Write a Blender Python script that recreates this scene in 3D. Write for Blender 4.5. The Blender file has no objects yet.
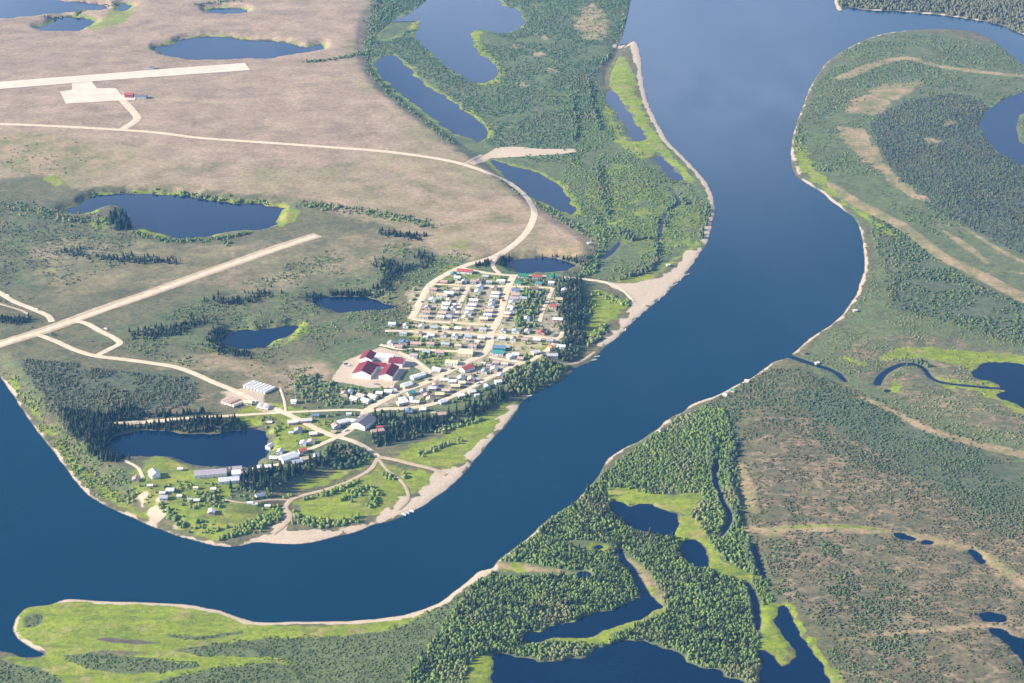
import bpy, math, random
import numpy as np
from mathutils import Vector
rnd = random.Random(7)
rng = np.random.default_rng(11)
R = math.radians
scene = bpy.context.scene
col = scene.collection

# ------------------------------------------------------------------ camera, sky, sun
CAM_H, PITCH, LENS = 1000.0, 24.5, 70.0
F = 1024 * LENS / 36.0
cam_d = bpy.data.cameras.new('camera'); cam = bpy.data.objects.new('camera', cam_d); col.objects.link(cam)
cam.location = (0, 0, CAM_H); cam.rotation_euler = (R(90 - PITCH), 0, 0)
cam_d.lens = LENS; cam_d.sensor_width = 36; cam_d.clip_start = 1; cam_d.clip_end = 90000
scene.camera = cam
SUN_EL, SUN_AZ = 26.0, 186.0          # azimuth: direction the light comes from, degrees from +X
scene.world = bpy.data.worlds.new('World'); scene.world.use_nodes = True
wn = scene.world.node_tree.nodes; wl = scene.world.node_tree.links
bg = wn['Background']
sky = wn.new('ShaderNodeTexSky'); sky.sky_type = 'NISHITA'; sky.sun_disc = False
sky.sun_elevation = R(SUN_EL); sky.sun_rotation = R(90 - SUN_AZ); sky.altitude = 100
sky.air_density = 1.0; sky.dust_density = 0.3; sky.ozone_density = 3.0
bg.inputs['Strength'].default_value = 0.058
# broken cloud low on the horizon all round, as the pale patches mirrored in the far river show
def wnode(t, **kw):
    n = wn.new(t)
    for k, v in kw.items(): setattr(n, k, v)
    return n
tc = wnode('ShaderNodeTexCoord'); sx = wnode('ShaderNodeSeparateXYZ'); wl.new(tc.outputs['Generated'], sx.inputs[0])
mz = wnode('ShaderNodeMath', operation='ADD'); wl.new(sx.outputs[2], mz.inputs[0]); mz.inputs[1].default_value = .06
dv = [wnode('ShaderNodeMath', operation='DIVIDE') for _ in range(2)]
cx = wnode('ShaderNodeCombineXYZ')
for i in range(2): wl.new(sx.outputs[i], dv[i].inputs[0]); wl.new(mz.outputs[0], dv[i].inputs[1]); wl.new(dv[i].outputs[0], cx.inputs[i])
cn = wnode('ShaderNodeTexNoise'); cn.inputs['Scale'].default_value = 1.1; cn.inputs['Detail'].default_value = 6; cn.inputs['Roughness'].default_value = .55; wl.new(cx.outputs[0], cn.inputs['Vector'])
c1 = wnode('ShaderNodeMapRange', interpolation_type='SMOOTHSTEP'); wl.new(cn.outputs['Fac'], c1.inputs[0]); c1.inputs[1].default_value = .30; c1.inputs[2].default_value = .62
c2 = wnode('ShaderNodeMapRange', interpolation_type='SMOOTHSTEP'); wl.new(sx.outputs[2], c2.inputs[0]); c2.inputs[1].default_value = .22; c2.inputs[2].default_value = .46; c2.inputs[3].default_value = .85; c2.inputs[4].default_value = .04
cm = wnode('ShaderNodeMath', operation='MULTIPLY'); wl.new(c1.outputs[0], cm.inputs[0]); wl.new(c2.outputs[0], cm.inputs[1])
cmx = wnode('ShaderNodeMix', data_type='RGBA'); wl.new(cm.outputs[0], cmx.inputs[0]); wl.new(sky.outputs[0], cmx.inputs[6]); cmx.inputs[7].default_value = (15, 16, 20, 1)
wl.new(cmx.outputs[2], bg.inputs['Color'])
sun_d = bpy.data.lights.new('sun', 'SUN'); sun = bpy.data.objects.new('sun', sun_d); col.objects.link(sun)
sun_d.energy = 5.0; sun_d.angle = R(0.5); sun_d.color = (1.0, 0.89, 0.74)
sv = Vector((math.cos(R(SUN_AZ)) * math.cos(R(SUN_EL)), math.sin(R(SUN_AZ)) * math.cos(R(SUN_EL)), math.sin(R(SUN_EL))))
sun.rotation_euler = sv.to_track_quat('Z', 'Y').to_euler()
scene.view_settings.view_transform = 'Standard'; scene.view_settings.look = 'None'
scene.view_settings.gamma = 1.0; scene.view_settings.use_curve_mapping = False
scene.view_settings.exposure = 1.35
scene.render.engine = 'CYCLES'
scene.cycles.max_bounces = 5; scene.cycles.diffuse_bounces = 2; scene.cycles.glossy_bounces = 2
scene.cycles.use_denoising = True

# ------------------------------------------------------------------ pixel <-> ground
cp, sp = math.cos(R(PITCH)), math.sin(R(PITCH))
def ray(px, py):
    a = (np.asarray(px, float) - 512) / F; b = (341.5 - np.asarray(py, float)) / F
    return a, cp + b * sp, -sp + b * cp
def flat(px, py, z=0.0):
    dx, dy, dz = ray(px, py); t = (z - CAM_H) / dz
    return dx * t, dy * t

def tag(o, label=None, cat=None, group=None, kind=None):
    if label: o['label'] = label
    if cat: o['category'] = cat
    if group: o['group'] = group
    if kind: o['kind'] = kind
    return o

def smooth(pts, closed, n=4):
    p = np.array(pts, float); m = len(p); out = []
    for i in range(m if closed else m - 1):
        if closed: a, b, c, d = p[i - 1], p[i], p[(i + 1) % m], p[(i + 2) % m]
        else: a, b, c, d = p[max(i - 1, 0)], p[i], p[i + 1], p[min(i + 2, m - 1)]
        for k in range(n):
            t = k / n
            out.append(0.5 * (2 * b + (c - a) * t + (2 * a - 5 * b + 4 * c - d) * t * t + (3 * b - a - 3 * c + d) * t ** 3))
    if not closed: out.append(p[-1])
    return np.array(out)

def vnoise(x, y, scale, seed=0):
    r = np.random.default_rng(seed).random((256, 256))
    u, v = x / scale, y / scale
    i, j = np.floor(u).astype(int), np.floor(v).astype(int); fu, fv = u - i, v - j
    fu = fu * fu * (3 - 2 * fu); fv = fv * fv * (3 - 2 * fv)
    g = lambda a, b: r[a & 255, b & 255]
    return (g(i, j) * (1 - fu) + g(i + 1, j) * fu) * (1 - fv) + (g(i, j + 1) * (1 - fu) + g(i + 1, j + 1) * fu) * fv
def fbm(x, y, scale, seed=0, o=3):
    s = 0; a = 1; t = 0
    for k in range(o):
        s = s + a * vnoise(x, y, scale / 2 ** k, seed + k * 17); t += a; a *= .55
    return s / t

def sdf_poly(x, y, poly, margin):
    """signed distance (positive inside), exact within margin of the outline"""
    out = np.full(x.shape, -margin)
    p = np.asarray(poly); lo = p.min(0) - margin; hi = p.max(0) + margin
    m = (x > lo[0]) & (x < hi[0]) & (y > lo[1]) & (y < hi[1])
    idx = np.nonzero(m.ravel())[0]
    if not len(idx): return out
    X = x.ravel()[idx]; Y = y.ravel()[idx]
    d2 = np.full(X.shape, margin * margin); ins = np.zeros(X.shape, bool)
    q = np.roll(p, -1, 0)
    for (ax, ay), (bx, by) in zip(p, q):
        if ay != by:
            c = (ay > Y) != (by > Y)
            ins ^= c & (X < (bx - ax) * (Y - ay) / (by - ay) + ax)
        s = np.nonzero((X > min(ax, bx) - margin) & (X < max(ax, bx) + margin) & (Y > min(ay, by) - margin) & (Y < max(ay, by) + margin))[0]
        if not len(s): continue
        ex, ey = bx - ax, by - ay; l = ex * ex + ey * ey + 1e-9
        t = np.clip(((X[s] - ax) * ex + (Y[s] - ay) * ey) / l, 0, 1)
        dd = (X[s] - ax - t * ex) ** 2 + (Y[s] - ay - t * ey) ** 2
        d2[s] = np.minimum(d2[s], dd)
    d = np.sqrt(d2); out.ravel()[idx] = np.where(ins, d, -d)
    return out
def sdf_line(x, y, line, wid, margin):
    out = np.full(x.shape, -margin); p = np.asarray(line)
    w = np.atleast_1d(np.asarray(wid, float)); w = np.interp(np.linspace(0, 1, len(p)), np.linspace(0, 1, len(w)), w) if len(w) > 1 else np.full(len(p), w[0])
    for k in range(len(p) - 1):
        (ax, ay), (bx, by) = p[k], p[k + 1]; mg = margin + max(w[k], w[k + 1])
        m = np.nonzero(((x > min(ax, bx) - mg) & (x < max(ax, bx) + mg) & (y > min(ay, by) - mg) & (y < max(ay, by) + mg)).ravel())[0]
        if not len(m): continue
        X = x.ravel()[m]; Y = y.ravel()[m]; ex, ey = bx - ax, by - ay
        t = np.clip(((X - ax) * ex + (Y - ay) * ey) / (ex * ex + ey * ey + 1e-9), 0, 1)
        d = (w[k] + (w[k + 1] - w[k]) * t) / 2 - np.hypot(X - ax - t * ex, Y - ay - t * ey)
        out.ravel()[m] = np.maximum(out.ravel()[m], d)
    return out

# ------------------------------------------------------------------ water outlines (pixels of the shorelines at water level)
RIVER = [(-260,290),(-120,300),(-50,325),(-18,350),(0,377),(10,391),(20,406),(37,431),(55,454),(70,475),(85,492),(100,503),(117,511),(135,519),(150,526),(165,531),(180,537),(195,541),(210,545),(226,547),(240,546),(256,542.5),(270,543),(290,544),(310,543),(330,538),(350,534),(366,528),(372,525),(390,521),(403,516),(412,512),(425,505),(436,497),(456,482),(476,459),(493,439),(512,419),(522,402),(530,396),(537,392),(562,379.5),(579,366),(592,361),(599,353),(612,342),(620,336),(637,318),(652,306),(667,293),(684,276),(697,258),(707,243),(712,226),(715,211),(713,196),(707,183),(697,171),(684,157),(669,142),(657,122),(648,102),(643,80),(641,60),(638,46),(634,41),(624,47),(618,57),(611,72),(606,86),(603,80),(603,67),(607,62),(614,50),(622,37),(627,20),(631,0),(636,-25),(648,-80),(665,-150),(700,-165),(820,-165),(840,-150),(838,-60),(833,-12),(834,0),(836,8),(841,11),(848,7),(865,10),(893,11),(918,13),(948,16),(975,20),(1000,25),(1024,35),(1060,52),(1140,75),(1260,95),(1260,170),(1140,120),(1060,82),(1024,65),(1018,60),(1005,50),(993,40),(980,34),(968,30.5),(943,29),(918,29.5),(893,32),(875,36),(860,42),(843,51),(828,61),(818,74),(810,87),(804,102),(797,122),(793,135),(791,150),(793,171),(803,181),(818,190),(830,200),(843,210),(854,218),(859,228),(862,241),(864,256),(864,271),(860,283),(855,296),(845,311),(833,323),(818,333),(805,342),(793,353),(785,358.5),(773,362),(767,366),(752,377),(732,387),(712,397),(692,404),(682,412),(667,419),(659,428),(647,436),(637,442),(622,449),(609,458),(602,469),(594,481),(584,492),(574,502),(558,513),(544,523),(527,538),(512,549.5),(498,561),(491,568),(478,572),(466,582),(453,592),(441,601),(426,608),(411,613),(391,617),(371,619.5),(343,621),(306,621.5),(281,622),(256,622),(240,618),(220,611),(200,606.5),(180,604),(150,602.5),(112,601.5),(82,599.5),(65,599.5),(50,605),(30,607),(22,611),(15,619),(12.5,628),(16,637),(27,646),(37,651),(43,654.5),(32,657),(22,657),(12,653),(0,651),(-40,647),(-140,655),(-260,665)]
def ell(cx, cy, rx, ry, n=10): return [(cx + rx * math.cos(2 * math.pi * k / n), cy + ry * math.sin(2 * math.pi * k / n)) for k in range(n)]
LAKES = [
 ('lake', [(-60,-8),(-60,22),(0,19.5),(25,17),(50,15),(80,12),(105,10),(105,6),(87,2.5),(60,0),(20,-12)]),
 ('lake', [(37,28),(45,25),(60,18),(70,16.5),(85,18.5),(94,21),(92,25),(85,28),(78,31),(60,32),(42,31)]),
 ('pond', [(119,4),(132,5),(128,9),(121,12)]),
 ('pond', [(205,9.5),(212,8.5),(228,8),(240,8.5),(248,11),(242,13.5),(228,14.5),(212,13.5)]),
 ('lake', [(155,50),(158,46),(175,44),(180,40),(200,37.5),(215,36),(240,39),(256,41),(271,41),(293,44),(306,47.5),(321,44),(323,49),(316,51),(301,54),(286,56),(271,59),(256,59),(225,60),(190,60),(170,56)]),
 ('lake', [(376,40),(378.5,32),(391,22),(406,15),(426,2.5),(431,-5),(450,-14),(495,-14),(501,3),(508,8),(515,8),(520,12),(524.5,19),(523,26),(512,32),(496,32.5),(481,29),(472,32),(473.5,45),(481,55),(493.5,62.5),(497,75),(491,81),(476,82.5),(463.5,77.5),(446,65),(431,52.5),(420,42),(416,35),(421,22),(416,22),(406,32),(391,39)]),
 ('lake', [(375,62),(381,57),(391,55),(398,59),(408,67),(416,77),(431,89),(446,97),(463,110),(478,120),(487,130),(488,136),(478,141),(466,137),(451,132),(436,121),(418,107),(403,96),(391,85),(378,72)]),
 ('lake', [(490,160),(500,163),(515,166),(530,170),(545,176),(560,188),(570,200),(575,210),(572,215),(562,211),(550,206),(530,196),(512,183),(500,172)]),
 ('lake', [(65,210),(82,203.5),(95,196),(112,195),(140,193.5),(170,195),(190,197),(215,201),(235,203.5),(256,203.5),(271,207),(285,208.5),(278,216),(275,225),(256,231),(250,230),(225,232),(210,237),(185,238.5),(170,236),(155,231),(142,228),(132,226),(128,215),(114,207),(102,208),(85,213.5),(72,213.5)]),
 ('lake', [(310,301),(321,298.5),(338,297),(363,297),(378,301),(388,305),(398,307),(381,310),(363,311),(343,313),(331,310),(318,305)]),
 ('lake', [(226,336),(232,332),(245,330),(256,331),(276,327),(294,326),(299,328),(290,333),(281,339),(270,345),(256,349),(240,350),(228,346),(224,341)]),
 ('lake', [(107,445),(115,438),(130,432),(155,430),(175,431),(200,434),(230,431),(256,430),(266,434.5),(268.5,442),(266,454),(258,462),(250,466),(215,467.5),(190,464.5),(175,458),(155,457),(137,456),(118,459),(110,452)]),
 ('lake', [(508,262),(515,260),(525,258),(550,258),(567,261),(578,265),(575,268),(560,271),(540,273),(520,273),(511,269)]),
 ('lake', [(1024,93),(1010,97),(995,105),(983,116),(981,128),(987,140),(995,150),(1008,158),(1024,165),(1060,168),(1085,130),(1060,95)]),
 ('lake', [(973,372),(980,364.5),(998,363),(1024,365),(1070,372),(1085,395),(1060,412),(1024,407),(1010,402),(998,395),(1003,391),(998,388),(994,383),(975,377)]),
 ('lake', [(612,502),(620,502),(632,505),(650,505),(665,509),(677,513),(681,515),(679,525),(674,536),(660,535),(645,533),(632,528),(620,520),(614,512)]),
 ('pond', [(679,547),(684,543),(694,541),(700,546),(704,553),(708,562),(707,567),(697,566),(687,562),(681,556)]),
 ('lake', [(522,637),(532,634),(549,629),(572,622),(597,613),(612,611),(622,604),(637,597),(647,594),(654,601),(663,607),(652,613),(632,622),(612,629),(594,636),(572,637),(549,638),(532,643),(524,641)]),
 ('lake', [(485,690),(487,672),(492,662),(497,656),(505,654),(512,654.5),(537,659.5),(562,661),(584,657),(592,650),(600,646),(612,642),(632,639.5),(652,643),(672,648),(684,656),(687,662),(702,666),(720,671),(732,677),(742,683),(752,700),(745,730),(470,730)]),
 ('lake', [(778,609),(785,608),(793,620),(800,634),(810,650),(819,662),(825,675),(832,690),(838,715),(800,730),(768,725),(762,690),(758,670),(757,653),(762,651),(770,655),(778,661),(785,663),(792,657),(790,645),(780,632),(777,620)]),
 ('pond', ell(598, 548, 7, 3)), ('pond', ell(583, 574, 8, 3.5)),
 ('pond', [(607,91),(612,90),(619,97),(627,110),(637,125),(646,135),(644,140),(632,140),(627,132),(619,117),(612,107),(607,100)]),
 ('pond', [(655,158),(662,157),(668,163),(675,171),(682,178),(676,180),(668,174),(660,166)]),
 ('pond', [(893,534),(900,534),(908,536),(915,539),(903,540)]),
 ('pond', [(970,551),(976,553),(984,560),(982,564),(975,560)]),
 ('pond', [(980,614),(988,611),(1008,613),(1011,617),(1006,623),(993,623),(981,622)]),
 ('pond', [(988,627),(1003,629),(1018,637),(1030,642),(1045,665),(1030,668),(1018,654),(1008,644),(995,634)]),
 ('pond', ell(927, 543, 6, 1.8)), ('pond', ell(886, 391, 3.5, 2)),
]
CREEKS = [  # name, pixels, width in metres
 ([(789,356),(800,360),(815,365),(828,369),(838,374),(843,379),(846,382)], [9,8,8,8,7,6,3]),
 ([(877,385),(880,378),(886,372),(895,367),(905,364),(915,364.5),(924,369),(930,377),(940,382),(955,384.5),(970,386),(985,387.5),(1003,389)], [9,9,8,8,7,6,6,5,5,5,5,5,5]),
 ([(620.5,549),(623,560),(631,568),(638,580),(645,594),(648,600)], [5,6,7,7,8,10]),
 ([(717,465),(715,480),(722,500),(730,515),(727,527),(720,537)], [3,4,4,5,5,2]),
 ([(754,547),(758,562),(764,578)], [4,5,5]),
 ([(747,583),(754,597),(757,617),(758,630)], [4,6,6,3]),
 ([(603,259),(611,252),(620,243)], [5,8,5]),
 ([(672,189),(679,203),(668,212),(662,224),(660,236),(657,243)], [2,3,3,3,3,2]),
]
# ------------------------------------------------------------------ ground grid
pys = np.arange(735, -75, -1.6); rows_in = flat(512, pys)[1]
ys = np.concatenate([[-3000, -1500, -300, 600, 1050], rows_in, rows_in[-1] * np.array([1.08, 1.2, 1.4, 1.8, 2.5, 3.6]), [30000.0]])
ys = ys[(ys < 30000.1)]; ys = np.unique(ys)
def w_of(y): return np.clip(np.asarray(y) * cp + CAM_H * sp, 1500, 7000)   # fan width grows with distance
txi = (np.arange(-84, 1110, 1.9) - 512) / F
ext = np.array([.36, .45, .6, .85, 1.3, 2.0, 3.0])
txs = np.concatenate([-ext[::-1], txi, ext])
GX = txs[None, :] * w_of(ys)[:, None]; GY = np.repeat(ys[:, None], len(txs), 1)

river_xy = np.stack(flat(*smooth(RIVER, True, 3).T), 1)
lakes_xy = [(n, np.stack(flat(*smooth(p, True, 4).T), 1)) for n, p in LAKES]
creek_xy = []
for p, w in CREEKS:
    s = smooth(p, False, 4); creek_xy.append((np.stack(flat(*s.T), 1), np.interp(np.linspace(0, 1, len(s)), np.linspace(0, 1, len(w)), w)))
MG = 60.0
rough = (fbm(GX, GY, 17, 3, 4) - .5) * 24.0
sd_river = sdf_poly(GX, GY, river_xy, MG)
WATER = sd_river + rough * .13
for n, p in lakes_xy: WATER = np.maximum(WATER, sdf_poly(GX, GY, p, MG) + rough * .65)
for p, w in creek_xy: WATER = np.maximum(WATER, sdf_line(GX, GY, p, w, MG) + rough * .10)
isl = np.stack(flat(*np.array([(1032,110),(1019,115),(1016,128),(1019,142),(1032,148),(1046,140),(1046,118)]).T), 1)
WATER = np.minimum(WATER, -sdf_poly(GX, GY, isl, MG))
sst = lambda a, b, v: (lambda t: t * t * (3 - 2 * t))(np.clip((v - a) / (b - a), 0, 1))
D = -WATER                                              # distance to water on land
Z = np.where(D < 0, np.maximum(D * .22, -1.4), np.minimum(D * .16, .9)) + sst(4, 45, D) * 1.1
und = (fbm(GX, GY, 170, 9) - .5) * 2.4 + (fbm(GX, GY, 30, 5) - .5) * .7
Z = Z + np.where(D > 0, und * sst(3, 50, D), 0)
PLAT = [(-80,332),(-10,352),(12,378),(33,402),(58,428),(83,450),(106,474),(128,494),(158,514),(200,524),(240,520),(262,506),(300,480),(340,464),(370,444),(400,434),(440,424),(480,412),(520,388),(560,368),(576,346),(582,290),(572,276),(592,250),(540,215),(490,172),(430,128),(385,95),(362,60),(365,20),(385,-75),(-140,-75),(-140,300)]
pl = sdf_poly(GX, GY, np.stack(flat(*smooth(PLAT, True, 3).T), 1), 70)
Z = Z + np.where(D > 0, sst(-14, 14, pl) * 5.0 * sst(1, 16, D), 0)
Z = np.where((D > 0) & (Z < .02), .02, Z)

def height(x, y):
    x = np.asarray(x, float); y = np.asarray(y, float)
    r = np.clip(np.interp(y, ys, np.arange(len(ys))), 0, len(ys) - 1.001); i = r.astype(int); fr = r - i
    c = np.clip(np.interp(x / w_of(y), txs, np.arange(len(txs))), 0, len(txs) - 1.001); j = c.astype(int); fc = c - j
    return (Z[i, j] * (1 - fc) + Z[i, j + 1] * fc) * (1 - fr) + (Z[i + 1, j] * (1 - fc) + Z[i + 1, j + 1] * fc) * fr
def at(px, py):
    z = 0.0
    for _ in range(4):
        x, y = flat(px, py, z); z = np.maximum(height(x, y), 0)
    return x, y, z
def atp(pts): x, y, z = at(*np.asarray(pts, float).T); return np.stack([x, y], 1)

# ------------------------------------------------------------------ land cover weights on the ground
LAY = ['tundra', 'willow', 'forest', 'dry', 'sedge', 'sand', 'mud', 'heath']
CV = {k: np.zeros(GX.shape) for k in LAY}
rough2 = (fbm(GX, GY, 13, 71, 3) - .5) * 20.0
def cover(layer, pts, soft=8, s=1.0, sm=True, sub=False, ed=1.0):
    p = atp(smooth(pts, True, 3) if sm else pts); m = soft + 14; ed = ed if sm else 0
    w = np.clip(.5 + (sdf_poly(GX, GY, p, m) + rough2 * ed) / (2 * soft), 0, 1) * s
    CV[layer] = CV[layer] * (1 - w) if sub else np.maximum(CV[layer], w)
def coverline(layer, pts, wid, soft=4, s=1.0):
    w = np.clip(.5 + sdf_line(GX, GY, atp(smooth(pts, False, 3)), wid, soft + 10) / (2 * soft), 0, 1) * s
    CV[layer] = np.maximum(CV[layer], w)
def shore(layer, pts, wid, soft=3.6, s=1.0):      # a strip of bank along part of the river shore
    p = np.stack(flat(*smooth(pts, False, 3).T), 1)
    w = np.clip(.5 + (sdf_line(GX, GY, p, 2 * wid, soft + 10) + rough2 * .45) / (2 * soft), 0, 1) * s
    CV[layer] = np.maximum(CV[layer], w)

# tan tundra
cover('tundra', [(-120,-70),(395,-70),(385,0),(372,25),(368,50),(372,75),(395,100),(420,120),(445,140),(468,155),(485,168),(505,178),(535,205),(560,215),(590,232),(600,245),(585,258),(560,256),(540,255),(510,255),(480,258),(450,262),(420,245),(380,225),(340,215),(300,200),(240,195),(120,188),(70,190),(30,175),(-120,178)], 22, .82)
cover('tundra', [(-120,-70),(395,-70),(380,0),(368,25),(362,50),(365,75),(390,100),(415,125),(430,145),(380,160),(320,175),(240,170),(150,160),(60,135),(-120,150)], 40, 1.0)
cover('tundra', [(60,232),(130,238),(240,240),(300,235),(400,225),(440,240),(410,262),(380,275),(330,285),(250,300),(190,290),(100,300),(40,300),(10,260)], 30, .48)
cover('tundra', [(150,370),(230,375),(260,395),(330,385),(330,360),(270,362),(200,350)], 15, .6)
cover('heath', [(50,365),(120,370),(200,385),(210,405),(150,415),(80,400)], 15, .7)
cover('heath', [(735,440),(760,405),(850,420),(1090,520),(1090,740),(850,740),(830,640),(770,600),(750,540),(740,490)], 25, .54)
cover('heath', [(830,345),(880,330),(960,335),(1090,370),(1090,470),(1010,448),(930,420),(870,396),(845,375)], 25, .5)
cover('heath', [(780,40),(1040,40),(1090,260),(1000,300),(920,230),(850,150),(830,100)], 30, .35)
# willow green ground
cover('willow', [(380,-70),(640,-70),(628,20),(600,70),(610,100),(660,130),(712,200),(712,240),(680,262),(600,285),(590,240),(565,215),(500,170),(460,150),(400,100),(372,60)], 12, 1.0)
cover('willow', [(480,575),(520,540),(560,510),(600,478),(640,445),(700,408),(730,420),(742,470),(742,520),(768,570),(775,620),(760,740),(380,740),(420,660)], 12, 1.0)
cover('willow', [(793,140),(810,90),(850,45),(900,30),(1000,45),(1100,90),(1100,480),(1000,460),(850,390),(795,360),(865,290),(862,230),(800,180)], 12, .6)
cover('willow', [(0,360),(20,385),(60,430),(100,475),(150,500),(200,515),(240,515),(320,470),(400,435),(480,412),(580,360),(600,300),(590,280),(480,255),(420,270),(400,330),(330,340),(300,380),(330,400),(280,415),(250,470),(120,465),(60,420),(30,370)], 12, .75)
cover('willow', [(0,312),(60,335),(120,320),(200,290),(330,250),(420,240),(470,255),(420,290),(400,330),(330,340),(200,360),(130,350),(60,340),(0,335)], 20, .5)
cover('willow', [(0,215),(60,215),(130,235),(180,245),(60,285),(0,290)], 20, .5)
# dark forest floor
for p in ([(20,360),(60,362),(110,370),(190,375),(200,400),(150,410),(120,420),(110,440),(95,455),(60,420),(35,385)],
          [(556,280),(582,282),(590,310),(584,350),(560,368),(545,352)], [(225,478),(270,470),(330,456),(338,462),(300,480),(260,497),(230,495)],
          [(372,418),(440,414),(512,388),(560,365),(562,378),(520,396),(470,420),(420,440),(376,448)],
          [(872,122),(900,104),(950,94),(985,104),(983,116),(981,128),(987,140),(1008,158),(1100,175),(1100,300),(1024,256),(943,216),(900,182),(880,152)],
          [(880,230),(950,270),(1024,300),(1090,330),(1090,350),(1000,330),(900,310),(885,260)], [(848,395),(1024,468),(1090,500),(1090,560),(960,500),(850,440),(790,395)]):
    cover('forest', p, 10, .9)
# dry yellow-tan ridges
for p, w, s in (([(838,78),(850,75),(870,66),(905,58),(940,66),(1000,74),(1060,78)], [20,26,24,22,20,18,14], .9),
                
                
                ([(830,185),(860,205),(900,225),(940,255),(970,270),(1024,298),(1080,325)], [18,22,22,20,22,26,26], .95),
                ([(943,231),(965,245),(988,263)], [8,16,8], .8), ([(955,222),(1000,250),(1024,262)], [6,10,10], .8),
                ([(860,398),(880,405),(930,430),(980,445),(1024,455),(1080,470)], [7,12,14,16,16,16], .95),
                ([(985,274),(1000,271),(1024,273)], [6,6,6], .8), ([(470,572),(500,566),(525,568),(545,570),(575,573)], [14,14,14,10,6], .9),
                ([(620,556),(640,570),(655,590),(660,600)], [10,14,16,14], .9),
                ([(765,531),(800,528),(850,528),(890,533),(930,540),(965,548),(990,560),(1024,585)], [14,15,17,14,17,14,15,12], .95),
                ([(780,622),(850,616),(900,617),(940,625)], [4,5,6,6], .7), ([(840,640),(880,634),(940,630),(985,627),(1010,640),(1030,668)], [5,6,9,12,10,8], .9),
                ([(940,638),(965,650),(990,672)], [8,7,6], .7), ([(740,465),(748,490),(752,510)], [14,20,12], .75), ([(745,528),(775,533)], [14,16], .9),
                ([(785,428),(800,420),(812,440),(830,448)], [7,6,8,4], .7), ([(800,500),(815,480),(825,500),(830,520)], [8,10,7,5], .7), ([(915,490),(930,505),(925,520)], [6,7,6], .65)):
    coverline('dry', p, w, 5, s)
for p in ([(575,20),(580,8),(590,3),(600,8),(610,25),(605,38),(585,40),(573,28)], [(70,152),(110,150),(135,155),(125,168),(90,178),(75,170)], [(0,135),(40,133),(95,145),(90,165),(50,175),(0,165)],
          [(512,255),(560,245),(590,240),(592,250),(570,258),(530,257)], [(945,120),(955,122),(945,126)], [(925,138),(942,140),(930,146)], [(730,330),(770,340),(750,350)]):
    cover('dry', p, 10, .8)
cover('dry', [(837,127),(855,128),(868,132),(876,150),(892,172),(912,188),(932,201),(915,199),(890,181),(865,161),(845,142)], 6, .95)
cover('dry', [(843,112),(852,100),(870,92),(880,84),(905,83),(928,81),(905,95),(890,105),(882,115),(865,113)], 10, .85)
for q in [(517,46),(540,54),(550,70),(522,85),(545,38)]: cover('dry', ell(q[0], q[1], 6, 3), 8, .75)
# bright sedge
for p, s in (([(12,628),(20,610),(40,605),(70,600),(120,602),(200,607),(256,623),(340,626),(400,620),(400,632),(340,640),(290,645),(256,636),(220,644),(160,652),(100,650),(75,660),(100,668),(150,674),(140,683),(80,683),(40,668),(0,660),(20,655),(45,657),(28,645)], 1.0),
          ([(602,488),(625,488),(650,494),(698,493),(702,502),(690,514),(700,525),(712,545),(725,560),(745,572),(762,575),(758,583),(735,577),(712,572),(702,555),(692,540),(678,538),(680,516),(660,508),(640,505),(615,500)], 1.0),
          ([(648,590),(664,602),(667,610),(645,622),(615,634),(600,645),(590,648),(570,640),(535,645),(545,638),(590,634),(630,618),(650,608)], 1.0),
          ([(785,606),(798,612),(812,635),(826,655),(845,690),(832,690),(815,655),(795,625)], 1.0), ([(757,608),(776,606),(780,632),(790,648),(790,662),(775,664),(762,652),(758,630)], .95),
          ([(880,355),(895,349),(925,348),(970,352),(1024,355),(1080,365),(1080,420),(1024,415),(1000,405),(975,392),(950,388),(935,378),(960,380),(985,388),(975,378),(970,370),(940,360),(905,358),(885,362)], .85),
          ([(845,358),(860,361),(875,366),(862,367)], .8), ([(886,388),(895,382),(903,386),(898,392)], .8),
          ([(618,58),(630,65),(638,95),(648,120),(662,143),(680,165),(700,190),(694,188),(672,165),(650,145),(640,128),(625,105),(608,88)], .95), ([(606,100),(615,120),(628,140),(650,142),(655,155),(635,158),(615,140),(604,115)], .75),
          ([(800,140),(815,165),(840,195),(870,215),(905,240),(880,232),(850,210),(820,185),(795,165)], .7),
          ([(512,563),(530,566),(530,572),(508,573)], .8), ([(465,683),(470,665),(480,657),(495,655),(490,668),(485,690)], .9), ([(520,638),(535,632),(550,629),(530,645)], .8),
          ([(271,207),(290,208),(300,212),(292,222),(275,228),(272,218)], .85), ([(150,55),(148,48),(158,42),(180,41),(178,46),(160,48)], .7), ([(232,33),(262,37),(300,45),(270,43),(240,42)], .6),
          ([(612,20),(600,35),(585,38),(600,30)], .5), ([(416,20),(424,21),(420,40),(440,60),(475,84),(497,84),(504,72),(495,58),(486,52),(480,40),(482,30),(470,30),(470,48),(490,64),(494,78),(470,80),(440,58),(418,38)], .8),
          ([(395,57),(412,67),(425,82),(470,108),(490,128),(492,140),(484,140),(486,130),(460,108),(410,72)], .75), ([(552,178),(565,184),(578,205),(578,216),(572,205),(560,188)], .8),
          ([(220,345),(224,333),(245,328),(285,325),(302,325),(310,328),(295,340),(275,350),(290,333),(250,331),(230,336)], .7), ([(82,205),(98,207),(95,213),(80,213)], .8), ([(128,226),(145,228),(170,236),(160,238),(135,231)], .85), ([(85,222),(108,218),(112,228),(95,231)], .6),
          ([(470,250),(440,248),(430,240),(470,235)], .45), ([(45,178),(60,176),(64,184),(52,186)], .8), ([(110,8),(120,2),(135,8),(125,22),(100,30),(85,28),(105,16)], .6)):
    cover('sedge', p, 4, s, ed=.2 if p[0][1] > 600 and p[0][0] < 100 else 1.0)
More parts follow.
